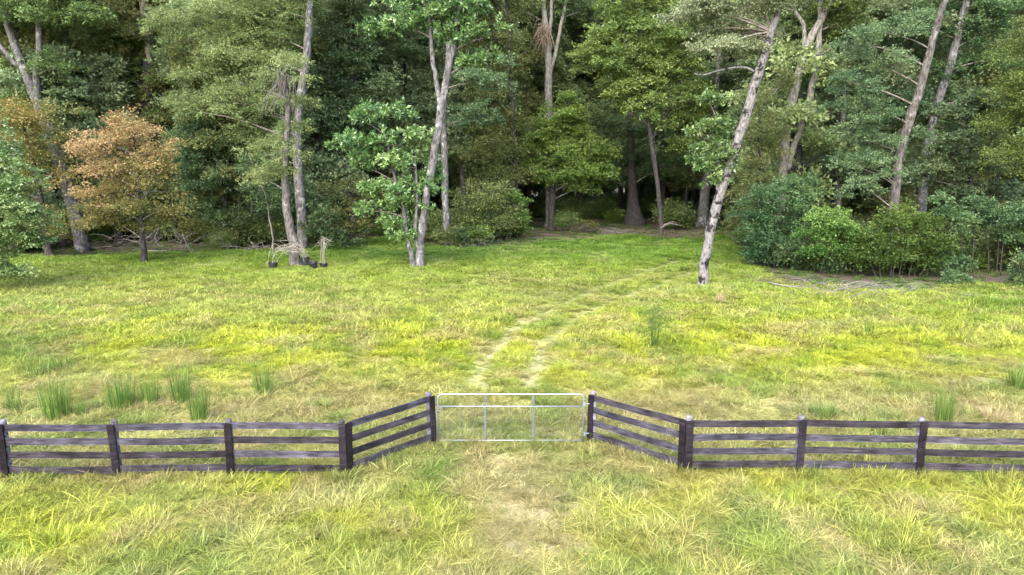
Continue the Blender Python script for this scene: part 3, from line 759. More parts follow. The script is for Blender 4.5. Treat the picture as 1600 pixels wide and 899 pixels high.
tree('broad_leaved_tree', 'several stemmed tree with big glossy leaves standing forward on the grass', 44,
     [[(656, 420, 15), (656, 385, 12), (661, 350, 12), (668, 300, 12), (677, 245, 12), (684, 205, 12), (690, 165, 12), (698, 120, 10), (708, 80, 9), (714, 40, 8), (722, -10, 6), (730, -60, 4)],
      [(647, 420, 10), (641, 390, 8), (636, 365, 7), (631, 330, 6), (622, 300, 5), (612, 255, 4), (600, 210, 3)],
      [(689, 172, 8), (683, 135, 7), (677, 100, 7), (673, 60, 5), (668, 10, 4)], [(652, 390, 6), (650, 350, 5), (652, 300, 4), (648, 250, 3)]],
     [(600, 186, 40, 14), (555, 185, 32, 13), (540, 232, 30, 14), (580, 222, 36, 15), (622, 228, 36, 16), (600, 258, 40, 15), (640, 262, 34, 18), (570, 262, 28, 13), (655, 225, 24, 18), (645, 298, 40, 14), (605, 296, 34, 13), (580, 300, 24, 10), (670, 282, 22, 16), (622, 322, 34, 12), (595, 330, 26, 10), (650, 322, 26, 10), (615, 350, 20, 8), (632, 372, 16, 12),
      (605, 52, 34, 13), (640, 45, 34, 16), (675, 28, 44, 18), (725, 30, 44, 22), (755, 60, 34, 20), (700, 62, 30, 14), (710, -40, 90, 40), (740, 100, 22, 18), (640, -10, 50, 26)], 'glossy', 'rosette', 'bark_grey', seed=13, dens=1.15)
tree('straight_pole_tree', 'straight slender grey trunk just right of the big glossy leaved tree', 58,
     [[(698, 384, 12), (697, 340, 11), (695, 290, 11), (694, 235, 10), (693, 180, 9), (697, 120, 8), (702, 50, 7), (705, -40, 4)]],
     [(735, 130, 34, 30), (720, 190, 26, 24), (750, 190, 34, 26), (690, -40, 80, 40), (765, 130, 28, 30)], 'blue', 'small', 'bark_grey', seed=14)
tree('olive_forest_tree', 'brownish olive feathery tree behind the slender grey trunk', 67,
     [[(806, 360, 7), (806, 260, 7), (800, 150, 6), (796, 60, 5), (790, -30, 3)]],
     [(770, 150, 34, 32), (795, 195, 34, 28), (745, 235, 34, 26), (785, 245, 36, 24), (760, 285, 34, 18), (810, 280, 26, 22), (800, 110, 30, 30), (780, 60, 40, 34), (770, 0, 50, 30)], 'olive', 'layer', 'bark_dark', seed=15, dens=1.2)
tree('lime_shrub', 'yellowish olive layered shrub right of the slender grey trunk', 60,
     [], [(765, 300, 34, 14), (740, 318, 26, 14), (780, 330, 36, 14), (750, 346, 32, 10), (800, 350, 22, 14), (730, 345, 18, 12)], 'olive', 'layer', 'bark_brown', cat='shrub', seed=16, stems=0.8, dens=1.05, tones=[.8, .55, .7, .5, .4, .4])
tree('glossy_shrub', 'mid green leafy shrub at the right end of the yellowish olive shrub', 62,
     [], [(805, 320, 20, 20), (808, 345, 18, 16), (795, 362, 22, 10)], 'bright', 'broad', 'bark_dark', cat='shrub', seed=17, stems=0.4, tones=[.5, .4, .3])
tree('rounded_green_tree', 'round bright green crown on a dark trunk at the middle of the wood edge', 71,
     [[(861, 359, 13), (862, 335, 11), (863, 300, 10), (867, 250, 8), (875, 205, 5)]],
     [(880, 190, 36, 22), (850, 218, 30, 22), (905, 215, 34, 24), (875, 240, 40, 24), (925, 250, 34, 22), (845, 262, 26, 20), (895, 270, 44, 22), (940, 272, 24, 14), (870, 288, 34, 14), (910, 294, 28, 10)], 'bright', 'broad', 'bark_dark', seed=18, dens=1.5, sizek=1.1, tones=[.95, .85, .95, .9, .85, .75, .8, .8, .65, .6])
tree('tall_pale_tree', 'tall pale bare trunk with a clump of dry fronds above the round green tree', 75,
     [[(858, 330, 12), (858, 220, 12), (857, 140, 12), (857, 100, 11), (855, 60, 10), (851, 25, 8), (848, -20, 6), (846, -70, 3)],
      [(858, 115, 6), (866, 95, 6), (872, 65, 5), (879, 30, 5), (886, -10, 4)], [(856, 65, 6), (861, 30, 5), (862, -15, 4)]],
     [(850, -55, 80, 34), (900, -70, 70, 34), (820, 20, 30, 22), (905, 20, 30, 26)], 'dark', 'small', 'bark_pale', seed=19, sizek=1.2)
mb = MB(); random.seed(9)
for k in range(110):
    a0 = at(851, 48, 74.5) + np.array((random.gauss(0, .35), random.gauss(0, .3), random.gauss(0, .5)))
    b0 = a0 + np.array((random.uniform(-1.1, .8), random.uniform(-.8, .5), random.uniform(-2.0, -.3)))
    mb.tube(bend_curve(a0, b0, .25, 3, .1), [.035, .03, .02, .008], 3, cap=False)
child('dry_frond_clump', mb.mesh('dry_frond_clump'), M['nest'], TREES[-1])
tree('broad_lime_tree', 'wide yellow green crown filling the upper middle of the wood', 65,
     [[(1033, 352, 8), (1028, 290, 7), (1018, 220, 7), (1005, 150, 6), (990, 90, 4)], [(1018, 220, 6), (1050, 160, 5), (1065, 110, 3)]],
     [(950, 70, 42, 22), (1000, 50, 48, 26), (1045, 62, 44, 26), (920, 100, 32, 18), (965, 108, 44, 22), (1015, 108, 48, 24), (1065, 112, 40, 26), (960, 145, 40, 18), (1005, 150, 44, 20), (1060, 160, 40, 22), (1090, 195, 34, 22), (1045, 195, 30, 18), (985, 178, 34, 14), (1085, 60, 36, 26), (1010, 10, 70, 24), (1075, 235, 30, 16)], 'lime', 'broad', 'bark_dark', seed=20, dens=1.3, sizek=1.15)
tree('flared_dark_tree', 'black trunk with a wide flared foot deep in the shade', 79,
     [[(991, 352, 40), (990, 340, 30), (989, 320, 19), (988, 290, 14), (986, 220, 12), (982, 140, 10), (980, 60, 6)]],
     [(960, 215, 44, 22), (1015, 220, 46, 22), (980, 250, 50, 16), (1040, 262, 44, 16), (940, 190, 34, 24)], 'dark', 'layer', 'bark_dark', seed=21, sizek=1.3, flare=False)
tree('thick_grey_tree', 'thick grey trunk in shade left of the leaning patched trunk', 76,
     [[(1097, 354, 20), (1099, 330, 17), (1102, 300, 15), (1106, 270, 13), (1112, 220, 11), (1120, 150, 8), (1126, 60, 5)]],
     [(1085, 260, 34, 18), (1130, 200, 34, 30), (1140, 150, 34, 30), (1100, 150, 34, 24)], 'dark', 'small', 'bark_grey', seed=22, sizek=1.3)
tree('leaning_patched_tree', 'tall trunk with black and white patches leaning right, alone on the grass', 37.2,
     [[(1096, 455, 17), (1101, 415, 15), (1111, 360, 15), (1124, 308, 15), (1144, 248, 16), (1161, 194, 15), (1179, 134, 14), (1195, 80, 13), (1210, 36, 11), (1226, -10, 9), (1242, -70, 5)],
      [(1108, 372, 5), (1117, 335, 4), (1121, 290, 3.5), (1122, 245, 3), (1124, 205, 2)], [(1178, 112, 4), (1160, 105, 3), (1125, 110, 3), (1095, 118, 2), (1075, 108, 1.5)]],
     [(1104, 198, 22, 9), (1088, 212, 14, 7), (1128, 205, 18, 9), (1092, 236, 14, 7), (1112, 232, 18, 9), (1082, 256, 14, 6), (1104, 262, 20, 8), (1128, 250, 16, 9), (1118, 282, 16, 8), (1142, 262, 12, 7), (1106, 158, 18, 7)], 'glossy', 'rosette', 'bark_patch', seed=23, dens=0.85, sizek=0.62)
q_lobes = [(1130, 20, 40, 22), (1100, 48, 34, 20), (1150, 55, 36, 22), (1185, 30, 32, 24), (1120, 78, 32, 14), (1165, 82, 24, 14), (1200, 60, 18, 18), (1085, 20, 40, 20), (1170, -30, 70, 36), (1230, -40, 60, 36), (1210, 15, 22, 18)]
W_ = [(at(a, b_, 37.2 + random.uniform(-.8, .8)), (c * mpp(37.2), c * mpp(37.2), d * mpp(37.2))) for a, b_, c, d in q_lobes]
Q_, v_, subs_ = crown_from(np.random.default_rng(77), W_, 'small', 1.25, 0.8)
child('upper_crown', quadmesh('upper_crown', Q_, v_), L['pale'], TREES[-1])
mb = MB()
for c, sub in subs_:
    mb.tube(bend_curve(at(1205, 50, 37.2), c, .1), np.linspace(.06, .02, 5), 5, cap=False)
    for s in sub[::2]: mb.tube(bend_curve(c, s, .05, 2), [.02, .014, .008], 3, cap=False)
tag(child('high_limbs', mb.mesh('high_limbs'), M['limb'], TREES[-1]), kind='stuff')
tree('cedar_like_tree', 'brownish green feathery tree behind the leaning patched trunk', 50,
     [[(1192, 400, 9), (1190, 330, 8), (1188, 250, 6), (1186, 170, 3)]],
     [(1186, 165, 24, 26), (1200, 205, 28, 26), (1176, 225, 28, 26), (1205, 250, 30, 26), (1172, 270, 28, 26), (1195, 295, 34, 26), (1165, 310, 26, 24), (1180, 335, 36, 20), (1215, 140, 26, 26), (1160, 350, 24, 16)], 'olive', 'feather', 'bark_dark', seed=24, dens=1.15)
tree('pale_twin_tree', 'pale lichened trunk splitting in two above the big shrubs', 52,
     [[(1221, 292, 16), (1224, 262, 15), (1226, 220, 14), (1233, 180, 14), (1243, 135, 13), (1252, 98, 13), (1264, 66, 12), (1282, 32, 11), (1300, -2, 9), (1320, -50, 6)],
      [(1229, 266, 11), (1238, 238, 10), (1251, 200, 10), (1262, 168, 10), (1270, 130, 10), (1276, 90, 10), (1280, 50, 9), (1283, 0, 7)],
      [(1255, 88, 7), (1257, 60, 6), (1255, 38, 6), (1244, 20, 5), (1232, -5, 4)]],
     [(1320, 35, 40, 22), (1345, 60, 32, 18), (1300, -40, 80, 36), (1230, -50, 50, 30), (1310, 15, 36, 20)], 'lime', 'broad', 'bark_pale', seed=25)
tree('grey_green_tree', 'grey green leafy tree right of the pale splitting trunk', 58,
     [[(1308, 400, 10), (1310, 280, 10), (1315, 225, 9), (1318, 150, 6), (1322, 70, 4)]],
     [(1270, 225, 32, 28), (1300, 180, 32, 30), (1285, 265, 34, 26), (1320, 240, 28, 26), (1255, 285, 34, 18), (1310, 290, 34, 20), (1300, 130, 30, 30), (1320, 90, 30, 24)], 'blue', 'broad', 'bark_grey', seed=26, dens=1.1)
tree('leaning_brown_tree', 'tall brownish trunk leaning right behind the right hand shrubs', 45,
     [[(1396, 430, 15), (1397, 350, 15), (1399, 290, 14), (1405, 240, 14), (1418, 195, 14), (1434, 150, 13), (1446, 105, 12), (1456, 65, 11), (1468, 25, 10), (1480, -10, 8), (1496, -70, 4)]],
     [(1345, 135, 36, 26), (1380, 105, 32, 24), (1330, 180, 34, 28), (1370, 175, 36, 26), (1345, 220, 36, 26), (1385, 230, 26, 24), (1340, 262, 34, 22), (1375, 268, 30, 18), (1355, 298, 34, 18), (1410, 275, 22, 14), (1350, 70, 36, 26), (1400, 55, 34, 26), (1470, -50, 90, 40), (1428, 215, 16, 14)], 'blue', 'small', 'bark_brown', seed=27, dens=1.1)
tree('far_leaning_trunk', 'grey trunk leaning right beside the tall brownish one, further back', 54,
     [[(1436, 390, 13), (1444, 270, 13), (1455, 200, 13), (1464, 165, 13), (1477, 125, 12), (1488, 90, 12), (1498, 50, 11), (1508, 10, 10), (1518, -40, 6)]],
     [(1500, 110, 30, 26), (1525, 60, 36, 28), (1490, 160, 30, 24), (1555, 30, 40, 28), (1440, 40, 26, 24), (1520, 10, 44, 22), (1540, -50, 80, 40), (1545, 95, 36, 26), (1475, 205, 26, 22), (1430, 170, 22, 22)], 'dark', 'broad', 'bark_grey', seed=28, dens=1.1)
tree('vine_covered_tree', 'tree smothered in pale leaved vine near the right edge', 48,
     [[(1520, 420, 10), (1518, 330, 9), (1516, 250, 7), (1512, 180, 4)]],
     [(1500, 195, 34, 24), (1530, 225, 32, 26), (1480, 240, 36, 26), (1515, 260, 38, 24), (1550, 265, 28, 26), (1470, 285, 34, 22), (1510, 300, 40, 22), (1560, 300, 30, 22), (1530, 165, 26, 20), (1450, 265, 24, 22)], 'blue', 'vine', 'bark_dark', seed=29, dens=1.2)
tree('lime_edge_tree', 'yellow green tree leaning in at the upper right edge', 43,
     [[(1648, 470, 18), (1645, 380, 16), (1640, 280, 14), (1632, 180, 10), (1620, 100, 6)]],
     [(1585, 92, 30, 18), (1605, 125, 36, 20), (1572, 150, 28, 16), (1600, 180, 34, 18), (1562, 200, 24, 14), (1590, 225, 32, 16), (1620, 250, 36, 26), (1570, 250, 24, 12), (1640, 160, 44, 60), (1600, 270, 30, 14), (1640, 60, 50, 40)], 'lime', 'layer', 'bark_grey', seed=30, dens=1.25)
tree('tall_shrub', 'tall dark green shrub left end of the thicket, below the pale splitting trunk', 45,
     [], [(1190, 318, 30, 22), (1225, 305, 34, 20), (1255, 318, 30, 20), (1180, 352, 28, 20), (1215, 345, 34, 22), (1245, 352, 30, 22), (1190, 382, 30, 18), (1225, 385, 34, 18), (1215, 412, 34, 14), (1180, 405, 18, 10), (1255, 385, 30, 22), (1250, 412, 26, 14)], 'dark', 'broad', 'bark_dark', cat='shrub', seed=31, stems=1.3, dens=1.2, tones=[.5, .65, .6, .35, .55, .5, .35, .5, .4, .3, .4, .3])
tree('yellow_tipped_shrub', 'bright green shrub with yellowish tips in the middle of the thicket', 41.5,
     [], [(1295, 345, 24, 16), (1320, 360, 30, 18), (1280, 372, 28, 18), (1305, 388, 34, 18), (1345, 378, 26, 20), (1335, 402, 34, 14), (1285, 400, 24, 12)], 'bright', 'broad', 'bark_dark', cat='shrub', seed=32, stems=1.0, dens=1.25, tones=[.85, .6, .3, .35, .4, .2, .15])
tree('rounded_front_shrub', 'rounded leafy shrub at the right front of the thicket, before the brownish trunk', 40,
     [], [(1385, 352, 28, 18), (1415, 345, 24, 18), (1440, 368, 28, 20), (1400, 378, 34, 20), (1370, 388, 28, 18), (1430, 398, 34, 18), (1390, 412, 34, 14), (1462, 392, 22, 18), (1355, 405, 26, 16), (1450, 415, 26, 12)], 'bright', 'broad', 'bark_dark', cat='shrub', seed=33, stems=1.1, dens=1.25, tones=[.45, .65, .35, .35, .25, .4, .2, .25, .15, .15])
tree('grey_thicket_shrub', 'grey green spreading shrub at the right edge above the worn ground', 41,
     [], [(1540, 352, 34, 18), (1575, 345, 34, 20), (1560, 378, 34, 16), (1600, 385, 34, 22), (1520, 330, 30, 16), (1630, 360, 44, 40), (1500, 352, 22, 14), (1480, 335, 30, 18)], 'dark', 'broad', 'bark_dark', cat='shrub', seed=34, stems=1.3, dens=1.2)
tree('low_edge_shrub', 'low dark shrub cut by the right edge at the meadow corner', 36.5,
     [], [(1608, 420, 20, 22), (1612, 448, 20, 16), (1640, 430, 34, 34)], 'dark', 'broad', 'bark_dark', cat='shrub', seed=35, stems=0.7)
tree('small_corner_plant', 'small dark leafy plant on the grass near the right edge, below the thicket', 37.5,
     [], [(1500, 452, 14, 8), (1488, 438, 9, 9)], 'dark', 'rosette', 'bark_dark', cat='plant', seed=36, stems=0.2, sizek=0.6)
tree('lone_seedling', 'small leafy seedling beside the foot of the right hand thicket', 40,
     [], [(1500, 420, 12, 12), (1478, 410, 12, 14)], 'dark', 'rosette', 'bark_dark', cat='plant', seed=37, stems=0.2, sizek=0.6)

# pale broken snag near the right edge
e = empty('broken_snag', at(1557, 400, 47) * np.array((1, 1, 0)))
mb = MB(); P_, R_ = densify([at(1556, 400, 47) * np.array((1, 1, 0)), at(1556, 350, 47), at(1558, 330, 47), at(1561, 318, 47)], [.22, .2, .16, .06])
mb.tube(P_, R_, 8, .12); mb.tube([at(1556, 345, 46.9), at(1551, 322, 46.9)], [.09, .03], 5)
child('stem', mb.mesh('stem', True), M['bark_pale'], e); tag(e, 'pale broken snag poking above the grey shrub at the right', 'snag')

# ---- the wood behind: one mass of trunks and crowns
def wood_proto(name, seed, leaf, kind, bark, hgt, rad, low, dens=1.25):
    rng = np.random.default_rng(seed); random.seed(seed)
    lob = []
    nl = int(7 + hgt * 0.62)
    for k in range(nl):
        z = low + (hgt - low) * (k + rng.uniform(0, 1)) / nl
        f = math.sin(math.pi * np.clip(0.18 + 0.75 * (z - low) / (hgt - low), 0, 1))
        a = rng.uniform(0, 6.28); rr = rad * f * rng.uniform(0.3, 0.75)
        s = rad * rng.uniform(0.34, 0.52)
        lob.append((np.array((rr * math.cos(a), rr * math.sin(a), z)), (s, s, s * 0.6)))
    Q, v, subs = crown_from(rng, lob, kind, dens, 1.5, rng.uniform(.5, .85, nl))
    lm = quadmesh(name, Q, v); lm.materials.append(L[leaf])
    mb = MB(); P, R = densify([(0, 0, -.3), (rng.uniform(-.3, .3), 0, hgt * .3), (rng.uniform(-.5, .5), rng.uniform(-.4, .4), hgt * .65), (0, 0, hgt * .97)], [.30, .22, .15, .03])
    mb.tube(P, R, 8, .06)
    for c, sub in subs:
        mb.tube(bend_curve((0, 0, c[2] - np.linalg.norm(c[:2]) * .5), c, .06), np.linspace(.07, .02, 5), 4, cap=False)
    tm = mb.mesh(name + '_stem', True); tm.materials.append(M[bark])
    # join stem and leaves in one mesh for scattering
    import bmesh
    bm = bmesh.new(); bm.from_mesh(lm); k0 = len(bm.faces); bm.from_mesh(tm); bm.faces.ensure_lookup_table()
    for f in bm.faces[k0:]: f.material_index = 1
    me = bpy.data.meshes.new(name); bm.to_mesh(me); bm.free(); me.materials.append(L[leaf]); me.materials.append(M[bark])
    return bpy.data.objects.new(name, me)
wp = [wood_proto('wood_a', 1, 'wood1', 'broad', 'bark_dark', 28, 4.8, 5), wood_proto('wood_b', 2, 'wood2', 'broad', 'bark_dark', 30, 5.2, 6), wood_proto('wood_c', 3, 'wood2', 'broad', 'bark_dark', 26, 4.6, 4),
      wood_proto('wood_d', 4, 'wood3', 'broad', 'bark_dark', 24, 4.4, 3.5), wood_proto('wood_e', 5, 'wood1', 'broad', 'bark_dark', 17, 4.2, 2.0), wood_proto('wood_f', 6, 'wood2', 'broad', 'bark_dark', 12, 3.8, 1.0)]
rg = np.random.default_rng(21); pts = []
cand = 0
while len(pts) < 330 and cand < 40000:
    cand += 1
    y = rg.uniform(54, 135); x = rg.uniform(-0.82 * y - 14, 0.82 * y + 14)
    px, py = bearing(np.array([x]), np.array([y]))
    d = y - edge_D(px)[0]
    if d < (4.5 if not 740 < px[0] < 1170 else 9): continue
    if 815 < px[0] < 1165 and y < 84: continue                       # the shady opening
    if any((x - q[0]) ** 2 + (y - q[1]) ** 2 < (2.9 if d < 16 else 3.8) ** 2 for q in pts): continue
    pts.append((x, y, d))
for q in np.arange(-20, 1660, 38):
    y = 90 + rg.uniform(-4, 6); pts.append((at(q + rg.uniform(-9, 9), 300, y)[0], y, 20.0))
nback = len(np.arange(-20, 1660, 38))
pts = np.array(pts)
k = len(pts)
deep = pts[:, 2] > 14
pk = np.where(deep, rg.integers(0, 5, k), rg.integers(2, 6, k))
pk = np.where(deep & (rg.uniform(0, 1, k) < .25), 4, pk)
px_, _ = bearing(pts[:, 0], pts[:, 1])
opening = (px_ > 800) & (px_ < 1170)
pk = np.where(opening & (pk > 3), rg.integers(0, 3, k), pk)
pk = np.where(opening & (pts[:, 1] > 94) & (rg.uniform(0, 1, k) < .6), 4 + rg.integers(0, 2, k), pk)
s = rg.uniform(.85, 1.2, k)
s[-nback:] = rg.uniform(1.2, 1.35, nback); pk[-nback:] = rg.integers(0, 3, nback)
scatter('distant_wood', np.stack([pts[:, 0], pts[:, 1], np.zeros(k)], -1), np.stack([rg.normal(0, .03, k), rg.normal(0, .03, k), rg.uniform(0, 6.28, k)], -1), np.stack([s, s, s * rg.uniform(.95, 1.15, k)], -1), wp, pk, None, 'dark mass of mixed trees deep in the wood', 'woodland')

# undergrowth on the forest floor, one mass
def bush_proto(name, seed, leaf, kind, r, h):
    rng = np.random.default_rng(seed)
    lob = [(np.array((rng.uniform(-r, r) * .6, rng.uniform(-r, r) * .6, h * rng.uniform(.35, .8))), (r * .55, r * .55, h * .32)) for _ in range(5)]
    Q, v, _ = crown_from(rng, lob, kind, 1.0, 1.15); Q[..., 2] = np.maximum(Q[..., 2], 0.02)
    return proto(name, Q, v, L[leaf])
bp_ = [bush_proto('bush_a', 1, 'dark', 'broad', 1.0, 1.3), bush_proto('bush_b', 2, 'mid', 'layer', 1.2, 1.8), bush_proto('bush_c', 3, 'olive', 'layer', 1.0, 1.2), bush_proto('bush_d', 4, 'bright', 'small', .8, .9)]
ub = []
for _ in range(12000):
    y = rg.uniform(42, 118); x = rg.uniform(-.8 * y - 8, .8 * y + 8)
    px, py = bearing(np.array([x]), np.array([y])); d = y - edge_D(px)[0]
    dens_ = (0.02 if y < 88 else 0.5) if 815 < px[0] < 1165 else (0.26 if px[0] > 1165 else (0.2 if d > 6 else 0.45))
    if d < (1.2 if px[0] > 1480 or px[0] < 1165 else 5.0) or rg.uniform() > dens_: continue
    if px[0] > 1470 and d < 6 and rg.uniform() < .75: continue
    if 20 < px[0] < 340 and d < 7: continue
    ub.append((x, y))
    if len(ub) >= 1100: break
ub = np.array(ub); k = len(ub); s = rg.uniform(.6, 1.35, k)
scatter('undergrowth', np.stack([ub[:, 0], ub[:, 1], zland(ub[:, 0], ub[:, 1])], -1), np.stack([np.zeros(k), np.zeros(k), rg.uniform(0, 6.28, k)], -1), np.stack([s, s, s], -1), bp_, rg.integers(0, 4, k), None, 'dark leafy undergrowth on the floor of the wood', 'undergrowth')

# ------------------------------------------------------------------ dead wood
def brush(px, py, w, h, n, mat, label, seed, long=1.0, logs=()):
    p = G(px, py); p[2] = zl(p); e = empty('brush_pile', p); mb = MB()
    k = mpp(p[1]); twig_tangle(mb, p, w * k, w * k * .6, h * k, n, 0.017, seed, long)
    tag(child('twigs', mb.mesh('twigs'), M[mat], e), kind='stuff')
    for lg in logs:
        mb = MB(); P, R = densify([at(a, b_, p[1] + o_) for a, b_, o_ in lg[0]], lg[1]); 
        P = [np.array((q[0], q[1], max(q[2], p[2] + .04))) for q in P]
        mb.tube(P, R, 6, .08); child('branch', mb.mesh('branch', True), M['dead'], e)
    tag(e, label, 'brush pile', 'heaps of dead branches')
brush(740, 384, 55, 14, 60, 'dead', 'heap of grey twigs right of the slender grey trunk', 1)
brush(255, 394, 90, 34, 60, 'dead', 'pale bare branches heaped behind the rusty tree', 2, 1.5,
      [([(218, 382, .5), (235, 368, .3), (250, 352, .2), (258, 340, 0)], [.07, .06, .04, .02]), ([(226, 398, .3), (245, 403, .2), (262, 402, 0)], [.06, .06, .05]), ([(250, 355, .2), (242, 372, .2), (252, 390, .2)], [.04, .04, .03]), ([(285, 365, 0), (290, 378, 0), (297, 392, 0)], [.05, .05, .04])])
brush(175, 392, 90, 26, 70, 'deadbrown', 'tangle of brown branches between the leaning grey trunk and the rusty tree', 3, 1.4,
      [([(132, 380, .5), (150, 388, .3), (172, 385, .2), (195, 398, 0)], [.06, .05, .04, .03])])
brush(400, 394, 50, 14, 26, 'dead', 'few pale sticks lying left of the trunk pair', 4, 1.3, [([(392, 378, 0), (402, 390, 0), (415, 396, 0)], [.05, .04, .03])])
brush(908, 364, 34, 14, 60, 'deadbrown', 'brown brush heap under the round green tree', 5, 1.5)
brush(960, 365, 34, 8, 50, 'dead', 'low grey brush heap at the mouth of the shady opening', 6, 1.4)
brush(1055, 373, 70, 10, 90, 'deadbrown', 'spread of brown twigs before the thick grey trunk', 7, 1.6, [([(1032, 357, 0), (1045, 350, 0), (1062, 352, 0)], [.05, .05, .03]), ([(1036, 352, .3), (1050, 347, .3), (1058, 349, .3)], [.04, .035, .02])])
brush(1330, 457, 120, 10, 85, 'dead', 'long pale fallen branch and twigs along the foot of the thicket', 8, 1.3,
      [([(1202, 442, 1.3), (1240, 449, .8), (1290, 455, .3), (1340, 456, .2), (1400, 458, .2), (1418, 464, 0)], [.05, .06, .055, .05, .045, .02]), ([(1300, 458, .2), (1325, 444, .3), (1350, 440, .3), (1368, 450, .3)], [.03, .03, .025, .015])])
brush(1235, 442, 80, 7, 60, 'deadbrown', 'brown litter of sticks at the left foot of the thicket', 9, 1.0)
brush(560, 378, 40, 16, 30, 'deadbrown', 'reddish brown slanting sticks right of the dark shrub', 10, 1.5, [([(548, 384, 0), (565, 368, 0), (582, 350, 0)], [.07, .06, .03])])
brush(1500, 405, 70, 8, 50, 'dead', 'grey scattered twigs on the worn ground at the right edge', 11, 1.1)

# dark stump by the olive shrub
p = G(540, 386); e = empty('charred_stump', p); mb = MB(); random.seed(3)
mb.tube([p + np.array((0, 0, -.1)), p + np.array((.02, 0, .25)), p + np.array((.0, 0, .5))], [.42, .34, .28], 10, .15)
for k in range(5): a_ = k * 1.25; mb.tube([p + np.array((math.cos(a_) * .2, math.sin(a_) * .2, .4)), p + np.array((math.cos(a_) * .26, math.sin(a_) * .2, .6 + .2 * random.random()))], [.09, .03], 5, .1)
child('stump_wood', mb.mesh('stump_wood', True), M['bark_dark'], e)
mb = MB(); mb.tube([p + np.array((-.38, -.1, .1)), p + np.array((-.42, -.1, .75)), p + np.array((-.46, -.1, .9))], [.08, .07, .02], 6, .1); child('pale_splinter', mb.mesh('pale_splinter', True), M['bark_pale'], e)
tag(e, 'charred stump with a pale splinter at the foot of the olive shrub', 'stump')

# black plant pots about the foot of the crooked twin
def pot(px, py, d, h, label, tilt=0.0, broken=False):
    p = G(px, py); p[2] = zl(p) + .02; e = empty('plant_pot', p); e.rotation_euler = (tilt, 0, random.uniform(0, 6)); n = 18
    mb = MB(); prof = [(d * .36, 0), (d * .46, h * .86), (d * .50, h * .87), (d * .50, h), (d * .45, h), (d * .42, h * .8), (d * .34, .04)]
    V = [(r * math.cos(2 * math.pi * k / n), r * math.sin(2 * math.pi * k / n), z) for r, z in prof for k in range(n)]
    F = [(i * n + k, i * n + (k + 1) % n, (i + 1) * n + (k + 1) % n, (i + 1) * n + k) for i in range(len(prof) - 1) for k in range(n)] + [tuple(range(n - 1, -1, -1))]
    mb.add(V, F); o = mb.build('pot_wall', M['black'], e)
    mb = MB(); mb.add([(d * .41 * math.cos(2 * math.pi * k / n), d * .41 * math.sin(2 * math.pi * k / n), h * .72 + .01 * (k % 3)) for k in range(n)], [tuple(range(n))])
    mb.build('potting_soil', M['deadbrown'], e)
    tag(e, label, 'plant pot', 'black pots under the tree'); return e, p
random.seed(11)
_, pa = pot(427, 420, .62, .42, 'black pot standing alone left of the crooked trunk')
_, pb = pot(478, 416, .60, .58, 'taller black pot at the right foot of the crooked trunk')
_, pc = pot(491, 421, .62, .42, 'low black pot in front of the taller one, right of the crooked trunk', .25)
_, pd = pot(506, 420, .55, .30, 'half sunk black pot furthest right of the crooked trunk')
def dead_plant(p, h, reach, n, label, seed, both=False):
    random.seed(seed); e = empty('dead_plant', p + np.array((0, 0, .3))); mb = MB()
    for k in range(n):
        b_ = p + np.array((random.gauss(0, .11), random.gauss(0, .11), .3)); hh = h * random.uniform(.6, 1.1); rx = reach * random.uniform(.6, 1.1) * (1 if abs(reach) > 1 else random.choice((-1, 1)))
        top = b_ + np.array((rx * .35, random.gauss(0, .25), hh)); end = b_ + np.array((rx, random.gauss(0, .4), hh * random.uniform(.55, 1.0)))
        P, R = densify([b_, b_ * .6 + top * .4 + np.array((-rx * .05, 0, hh * .15)), top, end], [.013, .012, .010, .005], 3, .004)
        mb.tube(P, R, 4, cap=False)
        for j in (5, 7, 8):
            q = P[j]; mb.tube([q, q + np.array((random.uniform(-.4, .5) * random.choice((-1, 1)), random.gauss(0, .25), random.uniform(-.3, .35)))], [.008, .004], 3, cap=False)
    child('stalks', mb.mesh('stalks'), M['straw'], e); tag(e, label, 'dead plant', 'withered plants in the black pots')
dead_plant(pa, 1.25, 1.9, 6, 'withered pale stalks arching right out of the lone left pot', 1)
dead_plant(pb, 1.3, -2.0, 14, 'withered pale stalks arching left across the crooked trunk', 2)
dead_plant(pd, 1.8, .5, 9, 'upright withered pale stalks in the furthest right pot', 3)

# ------------------------------------------------------------------ rushes and weeds standing out of the grass
def rush(px, py, w, h, n, label, seed, dry=.12, mat='rush', lean=.10, name='rush_clump', cat='rush clump', group='upright rush clumps behind the fence', stem=0.011):
    rng = np.random.default_rng(seed); p = G(px, py); p[2] = zl(p); k = mpp(p[1])
    e = empty(name, p, 0)
    Q, v = blades(rng, int(n * 1.1), w * k * .45, h * k * .62, h * k * 1.25, stem * 1.3, lean, .05, 3, True)
    me = quadmesh('stems', Q, v); me.materials.append(M[mat]); o = bpy.data.objects.new('stems', me); COL.objects.link(o); o.parent = e
    if dry:
        Q, v = blades(rng, int(n * .9), w * k * .5, .12, .38, .012, .8, .5, 2)
        me = quadmesh('dead_base', Q, v); me.materials.append(M['rushdry']); o = bpy.data.objects.new('dead_base', me); COL.objects.link(o); o.parent = e
    tag(e, label, cat, group); return e
rush(90, 652, 46, 66, 210, 'full green rush clump behind the leftmost whole fence panel', 1)
rush(20, 640, 24, 52, 60, 'thin sparse rush clump at the left edge behind the fence', 2)
rush(126, 648, 18, 28, 50, 'tiny rush tuft beside the full clump at left', 3)
rush(191, 638, 46, 56, 220, 'broad dense rush clump, left one of the touching pair', 4)
rush(233, 632, 38, 52, 120, 'looser rush clump, right one of the touching pair', 5)
rush(284, 628, 34, 58, 150, 'rush clump standing behind and left of the one nearest the rails', 6)
rush(313, 657, 32, 62, 140, 'rush clump nearest the rails left of the gate', 7)
